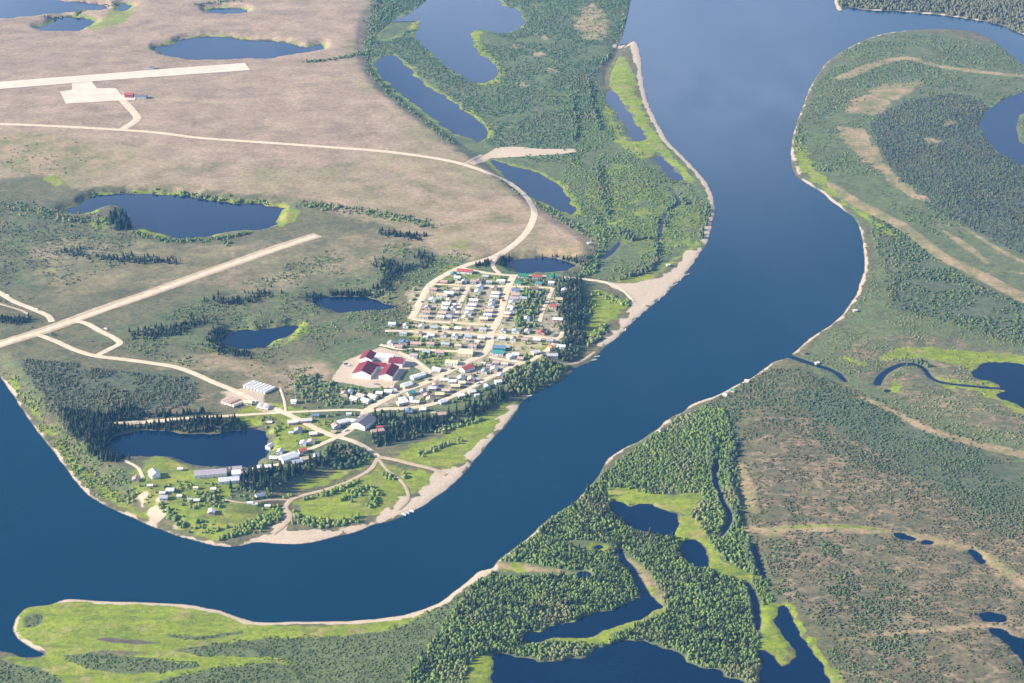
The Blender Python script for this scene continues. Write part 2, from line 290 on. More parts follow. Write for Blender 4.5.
for k_, (n_, p_) in enumerate(LAKES):
    if k_ in (0, 9, 11, 12, 18, 24, 25, 26, 27, 28): continue
    shore('sedge', list(p_) + [p_[0]], 9 if k_ < 9 else 5, 4, .62)
cover('sedge', [(130,655),(250,626),(345,624),(420,611),(450,597),(430,640),(360,690),(330,720),(100,720),(60,690),(0,668),(40,655)], 8, .9, ed=.3)
SPITW = [[(63,656),(75,654),(110,656),(160,659),(190,664),(200,666),(180,671),(140,674),(110,672),(80,666)], [(178,649),(220,644),(262,639),(340,636),(400,626),(440,606),(472,588),(450,640),(430,690),(310,690),(292,662),(240,657),(195,655)], [(170,677),(240,666),(290,665),(300,695),(130,695)], [(168,634),(200,636),(240,631),(236,635),(200,640),(172,638)], [(-40,662),(20,664),(60,678),(70,700),(-40,700)], [(25,616),(42,613),(40,625),(25,628)]]
for p_ in SPITW: cover('sedge', p_, 2.5, .8, ed=.25, sub=True); cover('willow', p_, 3, 1.0, ed=.25)
# grassy village bank
for p, s in (([(395,452),(430,440),(470,420),(505,402),(520,403),(500,430),(475,455),(455,470),(430,468),(400,462)], .85), ([(285,500),(330,490),(370,470),(376,460),(440,475),(430,490),(395,510),(365,520),(300,525),(292,510)], .62),
          ([(130,470),(160,455),(190,466),(240,480),(230,500),(290,505),(280,520),(240,535),(200,540),(160,515),(135,495)], .62), ([(260,400),(330,415),(335,437),(300,455),(270,450),(265,430),(220,425)], .6),
          ([(300,485),(340,470),(372,450),(378,458),(340,478),(310,490)], .8), ([(590,290),(620,300),(630,305),(600,330),(585,345)], .75), ([(612,275),(650,272),(680,250),(700,235),(705,245),(680,262),(650,282),(615,284)], .6),
          ([(420,300),(430,320),(490,320),(540,330),(560,345),(520,360),(480,345),(430,345),(400,335)], .62), ([(440,262),(520,280),(550,285),(540,320),(500,290),(440,285)], .5), ([(412,340),(455,345),(450,365),(425,365)], .5),
          ([(580,190),(620,160),(670,190),(705,210),(705,235),(650,260),(610,235),(600,215)], .46), ([(12,380),(60,440),(110,490),(180,530),(150,520),(90,480),(40,425)], .55), ([(0,368),(25,392),(62,436),(100,478),(140,508),(190,530),(160,526),(110,505),(72,470),(30,415)], .72)):
    cover('sedge', p, 8, s)
coverline('sedge', [(770,529),(800,526.5),(850,526.5),(892,532)], [3,6,7,4], 3, .8)
# sand and gravel beaches
cover('sand', [(606,282),(620,284),(642,282),(656,278),(670,270),(680,259),(692,250),(702,246),(708,243),(697,258),(684,277),(667,294),(652,307),(637,319),(620,337),(600,352),(592,358),(598,350),(610,334),(622,320),(632,306),(634,301),(622,292)], 3, 1)
cover('sand', [(243,546),(255,537),(273,531),(282,520),(290,512),(293,522),(288,530),(300,531),(330,530),(358,527),(370,520),(385,511),(400,497),(418,494),(432,480),(440,472),(455,468),(468,456),(485,436),(503,412),(515,404),(521,403),(512,420),(493,440),(476,460),(456,483),(436,498),(412,513),(390,522),(366,529),(340,537),(310,544),(270,545)], 3, 1)
shore('sand', [(624,46),(634,41),(638,46),(641,60),(643,80),(648,102),(657,122),(669,142),(684,157),(697,171),(707,183),(713,196),(715,211),(712,226),(707,243)], 8)
shore('sand', [(620,46),(634,41),(640,55),(641,62)], 14)
shore('sand', [(793,353),(805,342),(818,333),(833,323),(845,311),(855,296),(860,283),(864,271),(864,256),(862,241),(859,228),(843,210),(818,190),(803,181)], 4.0, 3.6, .85)
shore('sand', [(803,181),(791,150),(797,122),(810,87),(828,61),(860,42),(893,32),(943,29)], 3.0, 3, .8)
shore('sand', [(785,358),(767,366),(752,377),(732,387),(712,397),(692,404)], 4, 3.6, .9)
shore('sand', [(692,404),(659,428),(622,449),(602,469),(584,492),(558,513),(527,538),(491,568)], 2.5, 3, .75)
shore('sand', [(491,568),(466,582),(453,592),(441,601),(426,608),(411,613),(391,617),(371,619.5),(343,621),(306,621.5),(281,622),(256,622),(240,618),(220,611),(200,606.5),(180,604),(150,602.5),(112,601.5),(82,599.5),(62,600)], 6.5)
shore('sand', [(62,600),(30,607),(15,619),(12.5,628),(16,637),(27,646),(43,654)], 3.5, 3, .9)
shore('sand', [(0,377),(20,406),(37,431),(55,454),(70,475),(85,492),(100,503),(117,511),(135,519),(165,531),(195,541),(226,547),(243,546)], 3.2, 3, .9)
shore('sand', [(834,0),(841,11),(865,10),(918,13),(975,20),(1024,35)], 5)
for p in ([(150,512),(158,506),(165,512),(160,528),(150,524)], [(170,520),(180,518),(176,532)], [(138,498),(146,494),(142,510)], [(157,500),(170,498),(168,508)]): cover('sand', p, 5, .75)
cover('sand', [(467,163),(480,157),(490,152),(495,148),(512,146.5),(545,149),(575,149),(577,152),(560,154),(530,156),(515,157),(490,158),(475,165)], 3, 1, False)
cover('sand', [(331,381),(338,369),(344,361),(355,357),(367,352),(380,347),(400,352),(415,360),(432,374),(425,373),(412,366),(402,376),(397,383),(388,388),(370,388),(350,384)], 3, .95, False)
cover('sand', [(405,285),(430,284),(500,283),(560,290),(562,335),(530,360),(490,385),(430,405),(370,410),(385,395),(440,365),(450,345),(410,345),(405,320)], 10, .50)
cover('sand', [(225,392),(260,382),(275,388),(262,398),(285,412),(265,412),(250,402),(220,404)], 6, .7)
cover('mud', [(95,639),(110,637.5),(135,640),(162,642.5),(140,644),(115,643)], 2.5, 1, ed=.15)
CV['mud'] = np.maximum(CV['mud'], np.clip(1.15 - D / 2.0, 0, 1) * (D > -3) * .8)
shore('mud', [(0,651),(12,653),(30,657),(43,654)], 4, 3, .9)

def build_mesh(name, V, Fq, mat=None, parent=None, smooth_=False):
    me = bpy.data.meshes.new(name); V = np.asarray(V, np.float32); Fq = np.asarray(Fq, np.int32); k = Fq.shape[1]
    me.vertices.add(len(V)); me.vertices.foreach_set('co', V.ravel())
    me.loops.add(Fq.size); me.loops.foreach_set('vertex_index', Fq.ravel())
    me.polygons.add(len(Fq)); me.polygons.foreach_set('loop_start', np.arange(0, Fq.size, k, dtype=np.int32))
    me.polygons.foreach_set('loop_total', np.full(len(Fq), k, np.int32))
    if smooth_: me.polygons.foreach_set('use_smooth', np.ones(len(Fq), bool))
    me.update(calc_edges=True)
    if mat: me.materials.append(mat)
    o = bpy.data.objects.new(name, me); col.objects.link(o); o.parent = parent
    return o
def set_attr(o, name, vals):       # vals: (n, 4)
    a = o.data.attributes.new(name, 'FLOAT_COLOR', 'POINT'); a.data.foreach_set('color', np.asarray(vals, np.float32).ravel())

# ------------------------------------------------------------------ materials
class NT:
    def __init__(s, name):
        s.m = bpy.data.materials.new(name); s.m.use_nodes = True; s.t = s.m.node_tree; s.n = s.t.nodes; s.l = s.t.links
        s.b = s.n['Principled BSDF']; s.b.inputs['Specular IOR Level'].default_value = .2; s.b.inputs['Roughness'].default_value = .9
        g = s.n.new('ShaderNodeNewGeometry'); s.pos = g.outputs['Position']
    def noise(s, scale, detail=4, rough=.6, stretch=None):
        v = s.pos
        if stretch:
            mp = s.n.new('ShaderNodeMapping'); mp.inputs['Scale'].default_value = stretch; s.l.new(v, mp.inputs[0]); v = mp.outputs[0]
        n = s.n.new('ShaderNodeTexNoise'); n.inputs['Scale'].default_value = scale; n.inputs['Detail'].default_value = detail
        n.inputs['Roughness'].default_value = rough; s.l.new(v, n.inputs['Vector']); return n.outputs['Fac']
    def math(s, op, a, b=None, c=None):
        n = s.n.new('ShaderNodeMath'); n.operation = op
        for i, v in enumerate((a, b, c)):
            if v is None: continue
            if hasattr(v, 'type'): s.l.new(v, n.inputs[i])
            else: n.inputs[i].default_value = v
        return n.outputs[0]
    def step(s, v, a, b, lo=0, hi=1):
        n = s.n.new('ShaderNodeMapRange'); n.interpolation_type = 'SMOOTHSTEP'; s.l.new(v, n.inputs[0])
        for i, q in enumerate((a, b, lo, hi)): n.inputs[i + 1].default_value = q
        return n.outputs[0]
    def mix(s, f, a, b):
        n = s.n.new('ShaderNodeMix'); n.data_type = 'RGBA'
        for i, v in ((0, f), (6, a), (7, b)):
            if hasattr(v, 'type'): s.l.new(v, n.inputs[i])
            else: n.inputs[i].default_value = v if i == 0 else (*v, 1)
        return n.outputs[2]
    def attr(s, name):
        n = s.n.new('ShaderNodeAttribute'); n.attribute_name = name; return n
    def bump(s, h, strength, dist):
        n = s.n.new('ShaderNodeBump'); n.inputs['Strength'].default_value = strength; n.inputs['Distance'].default_value = dist
        s.l.new(h, n.inputs['Height']); s.l.new(n.outputs[0], s.b.inputs['Normal'])
    def color(s, v): s.l.new(v, s.b.inputs['Base Color']); return s

def ground_material():
    t = NT('ground_cover')
    n50 = t.noise(.013, 6, .65); n6 = t.noise(.11, 5, .7); n2 = t.noise(.45, 3, .7); nb = t.noise(.028, 5, .7)
    str_ = t.noise(.03, 7, .72, (.8, 1.0, 1))
    a1 = t.attr('cover_a'); a2 = t.attr('cover_b')
    s1 = t.n.new('ShaderNodeSeparateColor'); t.l.new(a1.outputs['Color'], s1.inputs[0]); s2 = t.n.new('ShaderNodeSeparateColor'); t.l.new(a2.outputs['Color'], s2.inputs[0])
    W = {'tundra': s1.outputs[0], 'willow': s1.outputs[1], 'forest': s1.outputs[2], 'dry': a1.outputs['Alpha'], 'sedge': s2.outputs[0], 'sand': s2.outputs[1], 'mud': s2.outputs[2], 'heath': a2.outputs['Alpha']}
    mixn = t.math('ADD', t.math('MULTIPLY', nb, .6), t.math('MULTIPLY', n6, .4))
    c = t.mix(t.step(mixn, .38, .62), (.125, .125, .055), (.19, .165, .085))
    OL = t.step(W['tundra'], .97, .80)
    def lay(c, k, colA, colB, nz, amp, sharp, tn=n6, lo=.35, hi=.65):
        m = t.math('ADD', W[k], t.math('MULTIPLY', t.math('SUBTRACT', nz, .5), amp))
        return t.mix(t.step(m, .5 - sharp, .5 + sharp), c, t.mix(t.step(tn, lo, hi), colA, colB))
    c = lay(c, 'willow', (.115, .155, .06), (.155, .18, .075), nb, 1.1, .16)
    spk = t.math('ADD', t.math('MULTIPLY', t.noise(.22, 5, .78), .7), t.math('MULTIPLY', t.noise(.05, 4, .7), .3))
    c = t.mix(t.math('MULTIPLY', t.step(spk, .48, .57), .62), c, (.055, .078, .045))
    c = t.mix(t.math('MULTIPLY', t.step(spk, .45, .38), .45), c, (.21, .19, .105))
    c = lay(c, 'tundra', t.mix(t.math('MULTIPLY', t.step(n50, .58, .42), OL), (.27, .20, .13), (.205, .185, .085)), t.mix(t.math('MULTIPLY', t.step(t.noise(.006, 5, .6), .6, .42), OL), (.40, .295, .195), (.33, .275, .15)), mixn, 1.2, .22, str_, .32, .66)
    c = lay(c, 'heath', (.135, .13, .075), (.225, .165, .105), mixn, 1.5, .16, t.noise(.035, 6, .75), .40, .62)
    rid = t.math('ABSOLUTE', t.math('SUBTRACT', t.noise(.022, 4, .6, (.7, 1.2, 1)), .5))
    c = t.mix(t.math('MULTIPLY', t.math('MULTIPLY', t.step(rid, .035, .006), t.step(W['heath'], .3, .55)), .75), c, (.33, .235, .14))
    c = t.mix(t.math('MULTIPLY', t.math('MULTIPLY', t.step(spk, .49, .57), t.step(W['heath'], .3, .55)), .6), c, (.07, .085, .05))
    c = lay(c, 'forest', (.085, .11, .062), (.12, .135, .075), n6, .8, .2)
    c = lay(c, 'dry', (.21, .20, .085), (.37, .27, .155), n6, .8, .2, nb, .38, .62)
    c = lay(c, 'sedge', t.mix(t.step(n6, .38, .62), (.15, .20, .03), (.20, .26, .02)), t.mix(t.step(t.noise(.02, 4, .7), .52, .66), (.245, .305, .025), (.31, .285, .06)), t.math('ADD', t.math('MULTIPLY', nb, .55), t.math('MULTIPLY', n6, .45)), 1.5, .14, t.noise(.05, 5, .7, (.3, 1.2, 1)), .38, .60)
    c = t.mix(t.math('MULTIPLY', t.math('MULTIPLY', t.step(spk, .50, .60), t.step(W['sedge'], .5, .7)), .6), c, (.085, .125, .035))
    c = t.mix(t.math('MULTIPLY', t.math('MULTIPLY', t.step(t.noise(.03, 5, .75), .53, .63), t.step(W['sedge'], .45, .7)), .65), c, (.33, .27, .115))
    v = t.math('MULTIPLY', t.step(n2, .25, .75, .80, 1.2), t.step(t.noise(.16, 3, .7), .3, .7, .82, 1.18))
    h = t.n.new('ShaderNodeVectorMath'); h.operation = 'SCALE'; t.l.new(c, h.inputs[0]); t.l.new(v, h.inputs['Scale'])
    v2 = t.step(n50, .3, .7, .80, .98); h2 = t.n.new('ShaderNodeVectorMath'); h2.operation = 'SCALE'; t.l.new(h.outputs[0], h2.inputs[0]); t.l.new(v2, h2.inputs['Scale'])
    c = h2.outputs[0]
    c = lay(c, 'sand', (.43, .345, .255), (.53, .435, .325), n6, .6, .14, n2)
    c = lay(c, 'mud', (.085, .07, .055), (.13, .105, .08), n6, .5, .2)
    t.color(c); t.bump(t.math('ADD', n6, t.math('MULTIPLY', n2, .5)), .2, 1.0)
    return t.m
def water_material(name, c1, c2, rough=.06):
    t = NT(name); n = t.noise(.004, 5, .6, (1, .5, 1)); t.color(t.mix(t.step(n, .35, .65), c1, c2))
    t.b.inputs['IOR'].default_value = 1.333; t.b.inputs['Specular IOR Level'].default_value = .5
    t.l.new(t.step(t.noise(.006, 4, .6, (1, .35, 1)), .4, .62, rough, rough + .10), t.b.inputs['Roughness'])
    t.bump(t.noise(.25, 3, .6), .12, .4); return t.m
def gravel_material(name, c1, c2, s=.12):
    t = NT(name); t.color(t.mix(t.step(t.noise(s, 5, .7), .3, .7), c1, c2)); t.bump(t.noise(.6, 3), .3, .3); return t.m
def paint(name, c, s=.5, var=.18, rough=.7):
    t = NT(name); d = tuple(x * (1 - var) for x in c); t.color(t.mix(t.step(t.noise(s, 4, .7), .35, .65), d, c)); t.b.inputs['Roughness'].default_value = rough; return t.m
def foliage_material():
    t = NT('foliage'); a = t.attr('tint'); n = t.step(t.noise(.9, 3, .7), .3, .7, .7, 1.3)
    h = t.n.new('ShaderNodeVectorMath'); h.operation = 'SCALE'; t.l.new(a.outputs['Color'], h.inputs[0]); t.l.new(n, h.inputs['Scale'])
    t.color(h.outputs[0]); t.b.inputs['Roughness'].default_value = .8
    tr = t.n.new('ShaderNodeBsdfTranslucent'); t.l.new(h.outputs[0], tr.inputs['Color']); mx = t.n.new('ShaderNodeMixShader'); mx.inputs[0].default_value = .5
    t.l.new(t.b.outputs[0], mx.inputs[1]); t.l.new(tr.outputs[0], mx.inputs[2]); t.l.new(mx.outputs[0], t.n['Material Output'].inputs['Surface']); return t.m
M = dict(ground=ground_material(), river=water_material('river_water', (.0001, .021, .045), (.0002, .024, .050)),
         lake=water_material('lake_water', (.0002, .010, .034), (.0004, .013, .038), .04),
         road=gravel_material('gravel_road', (.52, .42, .29), (.66, .55, .40)), runway=gravel_material('runway_gravel', (.55, .47, .36), (.66, .57, .45), .05),
         track=gravel_material('dirt_track', (.37, .29, .19), (.49, .39, .27)), foliage=foliage_material(),
         bark=paint('bark', (.10, .075, .055)), glass=paint('window_glass', (.03, .04, .05), rough=.15), dark=paint('dark_rubber', (.03, .03, .03)))
ROOF = dict(white=(.72,.72,.70), grey=(.42,.43,.45), dgrey=(.17,.16,.18), lilac=(.40,.36,.40), tan=(.55,.44,.33), cream=(.72,.62,.40), pink=(.50,.34,.29), red=(.40,.10,.08), maroon=(.21,.03,.045),
            green=(.04,.22,.12), teal=(.06,.28,.27), blue=(.14,.22,.34), sky=(.36,.43,.50), brown=(.20,.12,.08), orange=(.55,.25,.10), yellow=(.66,.58,.34), silver=(.58,.60,.63), black=(.05,.05,.05))
for k, v in ROOF.items(): M['p_' + k] = paint('paint_' + k, v, .35, .22)

# ------------------------------------------------------------------ ground, river, lakes
nr, nc = GX.shape
ii = np.arange(nr * nc).reshape(nr, nc)
fq = np.stack([ii[:-1, :-1], ii[:-1, 1:], ii[1:, 1:], ii[1:, :-1]], -1).reshape(-1, 4)
ground = build_mesh('ground', np.stack([GX, GY, Z], -1).reshape(-1, 3), fq, M['ground'], None, True)
set_attr(ground, 'cover_a', np.stack([CV[k] for k in LAY[:4]], -1).reshape(-1, 4)); set_attr(ground, 'cover_b', np.stack([CV[k] for k in LAY[4:]], -1).reshape(-1, 4))
tag(ground, 'flat delta land of tan tundra, green willow flats and sandy river banks', 'ground', kind='structure')

from mathutils.geometry import tessellate_polygon
def area(p): x, y = p.T; return .5 * np.sum(x * np.roll(y, -1) - np.roll(x, -1) * y)
def sheet(name, p, z, mat, grow):
    if area(p) < 0: p = p[::-1]
    e = np.roll(p, -1, 0) - np.roll(p, 1, 0); n = np.stack([e[:, 1], -e[:, 0]], 1); n /= np.linalg.norm(n, axis=1)[:, None] + 1e-9
    q = p + n * grow; V = [Vector((a, b, 0)) for a, b in q]
    tri = tessellate_polygon([V])
    return build_mesh(name, [(a, b, z) for a, b in q], tri, mat)
def fix_up(o):
    me = o.data
    if len(me.polygons) and me.polygons[0].normal.z < 0: me.flip_normals()
    return o
tag(fix_up(sheet('river', river_xy, 0, M['river'], 3.5)), 'broad blue river bending round the village point', 'river', kind='structure')
LN = ['lavender blue lake in the far left corner', 'small rounded lake below the far left corner lake', 'tiny pond right of the small far left lake', 'small oval pond near the top edge on the tan tundra', 'wide reedy lake just above the runway', 'large branching lake at the top centre', 'long diagonal lake below the branching top lake', 'curved lake inside the road bend', 'large tundra lake with the dark clump of trees', 'small blue lake left of the village', 'grassy edged lake left of the school', 'dark lake at the lower end of the village', 'small lake behind the top street of the village', 'round lake at the right edge with a wooded island', 'dark lake at the right edge in bright sedge', 'dark lake in bright sedge near the river bank', 'pond right below the sedge rimmed lake', 'slanting forest lake with sedge banks', 'large dark lake at the bottom edge', 'narrow lake at the bottom between sedge banks', 'small pond in the forest glade', 'small pond at the end of the tan glade', 'long pond behind the gravel spit', 'thin pond on the lower gravel spit', 'thin pond in the red heath', 'dark sliver pond right of the thin heath pond', 'square dark pond near the right bottom edge', 'narrow pond in the right bottom corner', 'tiny wet hollow in the red heath', 'tiny pond below the curling creek']
for k, ((n, p), lb) in enumerate(zip(lakes_xy, LN)):
    tag(fix_up(sheet(n, p, .004 + .004 * (k % 3), M['lake'], 2.6)), lb, n, kind='structure')
for k, (p, w) in enumerate(creek_xy):
    t = np.gradient(p, axis=0); nn = np.stack([-t[:, 1], t[:, 0]], 1); nn /= np.linalg.norm(nn, axis=1)[:, None]
    L = p + nn * (w[:, None] / 2 + 1.6); Rr = p - nn * (w[:, None] / 2 + 1.6); m = len(p); zz = np.full((m, 1), -.02)
    V = np.concatenate([np.hstack([L, zz]), np.hstack([Rr, zz])]); fc = [(i, i + m, i + m + 1, i + 1) for i in range(m - 1)]
    tag(fix_up(build_mesh('creek', V, fc, M['lake'])), ['dark creek joining the river at the right bank', 'curling creek running to the sedge lake', 'creek above the slanting forest lake', 'dark slough winding through the willows', 'short slough in the willow belt', 'slough above the narrow bottom lake', 'short channel beside the willow flat', 'thin slough across the point'][k], 'creek', kind='structure')
# ------------------------------------------------------------------ roads (ribbons just above the ground)
BX0, BY0, BS = -1500.0, 1200.0, 2.0
BLOCK = np.zeros((1700, 1500), bool)       # [y, x] cells kept free of trees
def block(x, y, r):
    i0, i1 = int((y - r - BY0) / BS), int((y + r - BY0) / BS); j0, j1 = int((x - r - BX0) / BS), int((x + r - BX0) / BS)
    BLOCK[max(i0, 0):i1 + 1, max(j0, 0):j1 + 1] = True
def blocked(x, y):
    i = ((y - BY0) / BS).astype(int); j = ((x - BX0) / BS).astype(int); ok = (i >= 0) & (i < 1700) & (j >= 0) & (j < 1500)
    return BLOCK[np.clip(i, 0, 1699), np.clip(j, 0, 1499)] & ok
nroad = 0
def road(pts, wid, label, name='road', mat='road', z0=.22, jag=.10):
    global nroad; nroad += 1
    s = smooth(pts, False, 5); p = atp(s)
    seg = np.hypot(*np.diff(p, axis=0).T); L = np.concatenate([[0], np.cumsum(seg)]); n = max(3, int(L[-1] / 5))
    q = np.linspace(0, L[-1], n); p = np.stack([np.interp(q, L, p[:, 0]), np.interp(q, L, p[:, 1])], 1)
    t = np.gradient(p, axis=0); nn = np.stack([-t[:, 1], t[:, 0]], 1); nn /= np.linalg.norm(nn, axis=1)[:, None] + 1e-9
    V = []; us = (-.5, -.25, 0, .25, .5); zb = z0 + .006 * nroad
    for u in us:
        w = wid * (1 + jag * (rng.random(n) - .5) * (abs(u) == .5))
        e = p + nn * (u * w)[:, None]; h = height(e[:, 0], e[:, 1])
        V.append(np.column_stack([e, np.maximum(h, .1) + zb + (.12 if abs(u) < .4 else -.05)]))
    V = np.concatenate(V); m = n
    fc = [(a * m + i + m, a * m + i, a * m + i + 1, a * m + i + m + 1) for a in range(4) for i in range(n - 1)]
    o = fix_up(build_mesh(name, V, fc, M[mat], None, True)); tag(o, label, name, kind='structure')
    for x, y in p: block(x, y, wid / 2 + 1)
    return o
def pad(pts, label, name, mat, z0=.2, step=7.0):
    p = atp(pts); lo, hi = p.min(0), p.max(0)
    # triangulated sheet with inner points so that it follows the ground
    import bmesh
    bm = bmesh.new()
    dense = []
    for a, b in zip(p, np.roll(p, -1, 0)):
        k = max(1, int(np.hypot(*(b - a)) / step)); dense += [a + (b - a) * i / k for i in range(k)]
    tri = tessellate_polygon([[Vector((a, b, 0)) for a, b in dense]])
    for a, b in dense: bm.verts.new((a, b, 0))
    bm.verts.ensure_lookup_table()
    for f in tri:
        try: bm.faces.new([bm.verts[i] for i in f])
        except ValueError: pass
    for _ in range(3):
        le = [e for e in bm.edges if e.calc_length() > 16]
        if le: bmesh.ops.subdivide_edges(bm, edges=le, cuts=1); bmesh.ops.triangulate(bm, faces=bm.faces[:])
    for v in bm.verts: v.co.z = max(float(height(v.co.x, v.co.y)), .1) + z0
    bmesh.ops.recalc_face_normals(bm, faces=bm.faces[:])
    me = bpy.data.meshes.new(name); bm.to_mesh(me); bm.free(); me.materials.append(M[mat])
    o = bpy.data.objects.new(name, me); col.objects.link(o); tag(fix_up(o), label, name, kind='structure')
    g = np.mgrid[lo[0]:hi[0]:4, lo[1]:hi[1]:4].reshape(2, -1); ins = sdf_poly(g[0], g[1], p, 20) > -3
    for x, y in g[:, ins].T: block(x, y, 2)
    return o
pad([(-90,90),(0,82),(122,72.5),(245,63),(250,70.3),(100,81),(0,89.3),(-90,97.5)], 'long pale gravel runway crossing the tan tundra', 'runway', 'runway', .45)
pad([(72,83.5),(72,90),(60,92),(66,104),(118,101),(135,100.5),(136,96),(121,95),(116,88.5),(97,88.5),(92,82)], 'pale gravel apron below the runway', 'apron', 'runway', .60)
road([(121,99),(130,108),(137,117),(134,122),(123,129)], 13, 'bent gravel road from the apron to the long tundra road')
road([(-60,123),(0,124),(40,125.5),(80,127.5),(122,130),(160,133),(200,138),(256,142),(300,145),(340,148),(380,151),(420,156),(450,161),(475,168),(500,178),(515,187),(527,198),(534,210),(533,220),(527,232),(515,244),(500,254),(485,260),(470,264),(455,270),(440,278),(430,285),(424,295),(418,306),(412,319)], 9.5, 'long gravel road curving from the tundra down to the village')
road([(463,165),(472,160),(482,155)], 6, 'short gravel spur to the sandy strip', 'track', 'track')
road([(318,235),(280,247),(240,261),(200,275),(150,293),(100,310),(60,325),(30,335),(0,344),(-60,362)], 20, 'wide straight dirt strip running up from the left edge', 'dirt_strip', 'track')
road([(316,236),(240,261.5),(150,293.5),(60,325.5),(0,344.5),(-60,362.5)], 9, 'pale wheel track along the wide dirt strip', 'road', 'road', .40)
for p, w, l in (([(66,320),(85,323),(100,331),(112,337),(120,343),(112,348),(98,355)], 8, 'looping road right of the dirt strip junction'),
                ([(36,334),(55,341),(75,350),(95,356),(120,359),(150,363),(175,367),(195,374),(215,383),(235,391),(260,403),(285,413),(305,423),(330,435),(340,437)], 8, 'gravel road from the dirt strip to the lower village'),
                ([(-20,282),(0,293),(15,302),(35,310),(48,316),(52,322)], 8, 'road meeting the dirt strip from the upper left'), ([(-20,298),(0,304),(20,310),(28,314)], 4, 'narrow track at the left edge'),
                ([(338,437),(352,428),(362,418),(367,410),(385,400),(400,392),(420,385),(439,377),(455,368),(469,361),(483,355),(490,344),(491,333),(498,321),(505,297),(510,283.5),(514,275)], 9, 'main street climbing through the village'),
                ([(366,412),(385,409),(405,408.5),(429,405),(444,400),(459,393.5),(473,387),(485,380),(498,374),(505,370),(519,364),(532,360),(545,352),(551,347),(559,340)], 7, 'lower street above the spruce belt'),
                ([(459,268),(470,270),(483,272.5),(498,274.5),(513,275.5),(534,276),(559,277),(590,280),(608,283)], 7, 'top street behind the small lake'),
                ([(499,255),(493,263),(494,268),(500,274)], 6, 'short link at the top of the village'), ([(426,285),(444,284.5),(467,285.5),(498,286.5),(512,286.5),(552,288)], 6, 'second street from the top'),
                ([(469,286),(463,298),(459,307),(455,322)], 6, 'steep side street between the upper house blocks'), ([(553,288),(548,300),(543,311),(540,322)], 5, 'side street in the spruce grove'),
                ([(412,319),(429,321.5),(454,323),(478,324.5),(497,325)], 6, 'third street from the top'), ([(385,331),(400,331),(429,332),(459,333),(490,336)], 6, 'fourth street from the top'),
                ([(380,345),(390,347),(400,349),(420,349.5),(444,351),(482,352)], 6, 'street behind the school'), ([(492,334.5),(511,336),(539,337),(558,338.5),(563,332)], 6, 'street running right from the main street'),
                ([(489,357),(510,361),(523,362)], 6, 'short street joining the lower street'), ([(398,352),(415,360),(432,373)], 6, 'lane curving past the school'),
                ([(560,340),(548,352),(552,360),(566,364),(580,362),(595,352)], 4, 'track down to the landing'),
                ([(108,424),(150,421),(200,417.5),(220,416.5),(269,413.5),(298,412),(320,411),(349,410),(367,411)], 5, 'narrow lane above the dark village lake'), ([(338,437),(318,446),(301,453),(281,464),(262,467),(240,472)], 6, 'lane along the dark village lake'),
                ([(338,437),(352,441),(365,447),(378,457)], 7, 'road from the crossroads to the beach'), ([(378,457),(395,460),(415,465),(432,469),(446,475)], 6, 'sandy track to the beach'),
                ([(378,458),(372,468),(362,475),(345,483),(325,490),(305,495),(290,500)], 5, 'sandy track along the foot of the spruces'), ([(291,500),(285,508),(290,516),(283,526),(272,534)], 6, 'sandy track down to the beach point'),
                ([(379,460),(388,471),(398,478),(406,488),(408,500),(398,510)], 4, 'curving track across the beach grass'), ([(290,500),(270,500),(245,503),(225,500)], 3, 'faint path to the small sheds'),
                ([(280,388),(284,400),(286,412)], 3, 'short drive to the mast hut'), ([(125,461),(138,468),(143,478)], 4, 'dirt drive beside the dark lake'), ([(606,283),(622,290),(634,302)], 5, 'sandy ramp to the gravel beach')):
    nm = 'street' if 'street' in l.split() else 'track' if ('track' in l or 'path' in l) else 'road'
    road(p, w, l, nm, 'track' if nm == 'track' else 'road')

# ------------------------------------------------------------------ buildings
MC = {}
def gable_meshes(L, W, h, pitch, mat_w, mat_r):
    """walls with gables and a two-sided roof; ridge along local X"""
    key = (L, W, h, pitch, mat_w, mat_r)
    if key in MC: return MC[key]
    a, b, r = L / 2, W / 2, h + W / 2 * pitch
    V = [(-a,-b,-.6),(a,-b,-.6),(a,b,-.6),(-a,b,-.6),(-a,-b,h),(a,-b,h),(a,b,h),(-a,b,h),(-a,0,r),(a,0,r)]
    wm = bpy.data.meshes.new('wall'); wm.from_pydata(V, [], [(0,1,5,4),(2,3,7,6),(1,2,6,9,5),(3,0,4,8,7),(3,2,1,0),(4,5,9,8),(6,7,8,9)]); wm.materials.append(M[mat_w])
    o, th = .45, .22; zo = -o * pitch
    A, B = a + o, b + o
    V = []; 
    for x in (-A, A): V += [(x,-B,h+zo+.03),(x,0,r+.03),(x,B,h+zo+.03),(x,-B,h+zo+th),(x,0,r+th+.05),(x,B,h+zo+th)]
    rm = bpy.data.meshes.new('roof'); rm.from_pydata(V, [], [(3,9,10,4),(4,10,11,5),(0,1,7,6),(1,2,8,7),(0,6,9,3),(2,5,11,8),(0,3,4,1),(1,4,5,2),(6,7,10,9),(7,8,11,10)]); rm.materials.append(M[mat_r])
    MC[key] = (wm, rm); return MC[key]
def box_mesh(name, x0, x1, y0, y1, z0, z1, mat):
    key = (name, x0, x1, y0, y1, z0, z1, mat)
    if key not in MC:
        me = bpy.data.meshes.new(name); me.from_pydata([(x, y, z) for z in (z0, z1) for x, y in ((x0,y0),(x1,y0),(x1,y1),(x0,y1))], [], [(3,2,1,0),(4,5,6,7),(0,1,5,4),(1,2,6,5),(2,3,7,6),(3,0,4,7)]); me.materials.append(M[mat]); MC[key] = me
    return MC[key]
def child(name, me, parent, loc=None, rz=0):
    o = bpy.data.objects.new(name, me); col.objects.link(o); o.parent = parent
    if loc: o.location = loc
    if rz: o.rotation_euler.z = rz
    return o
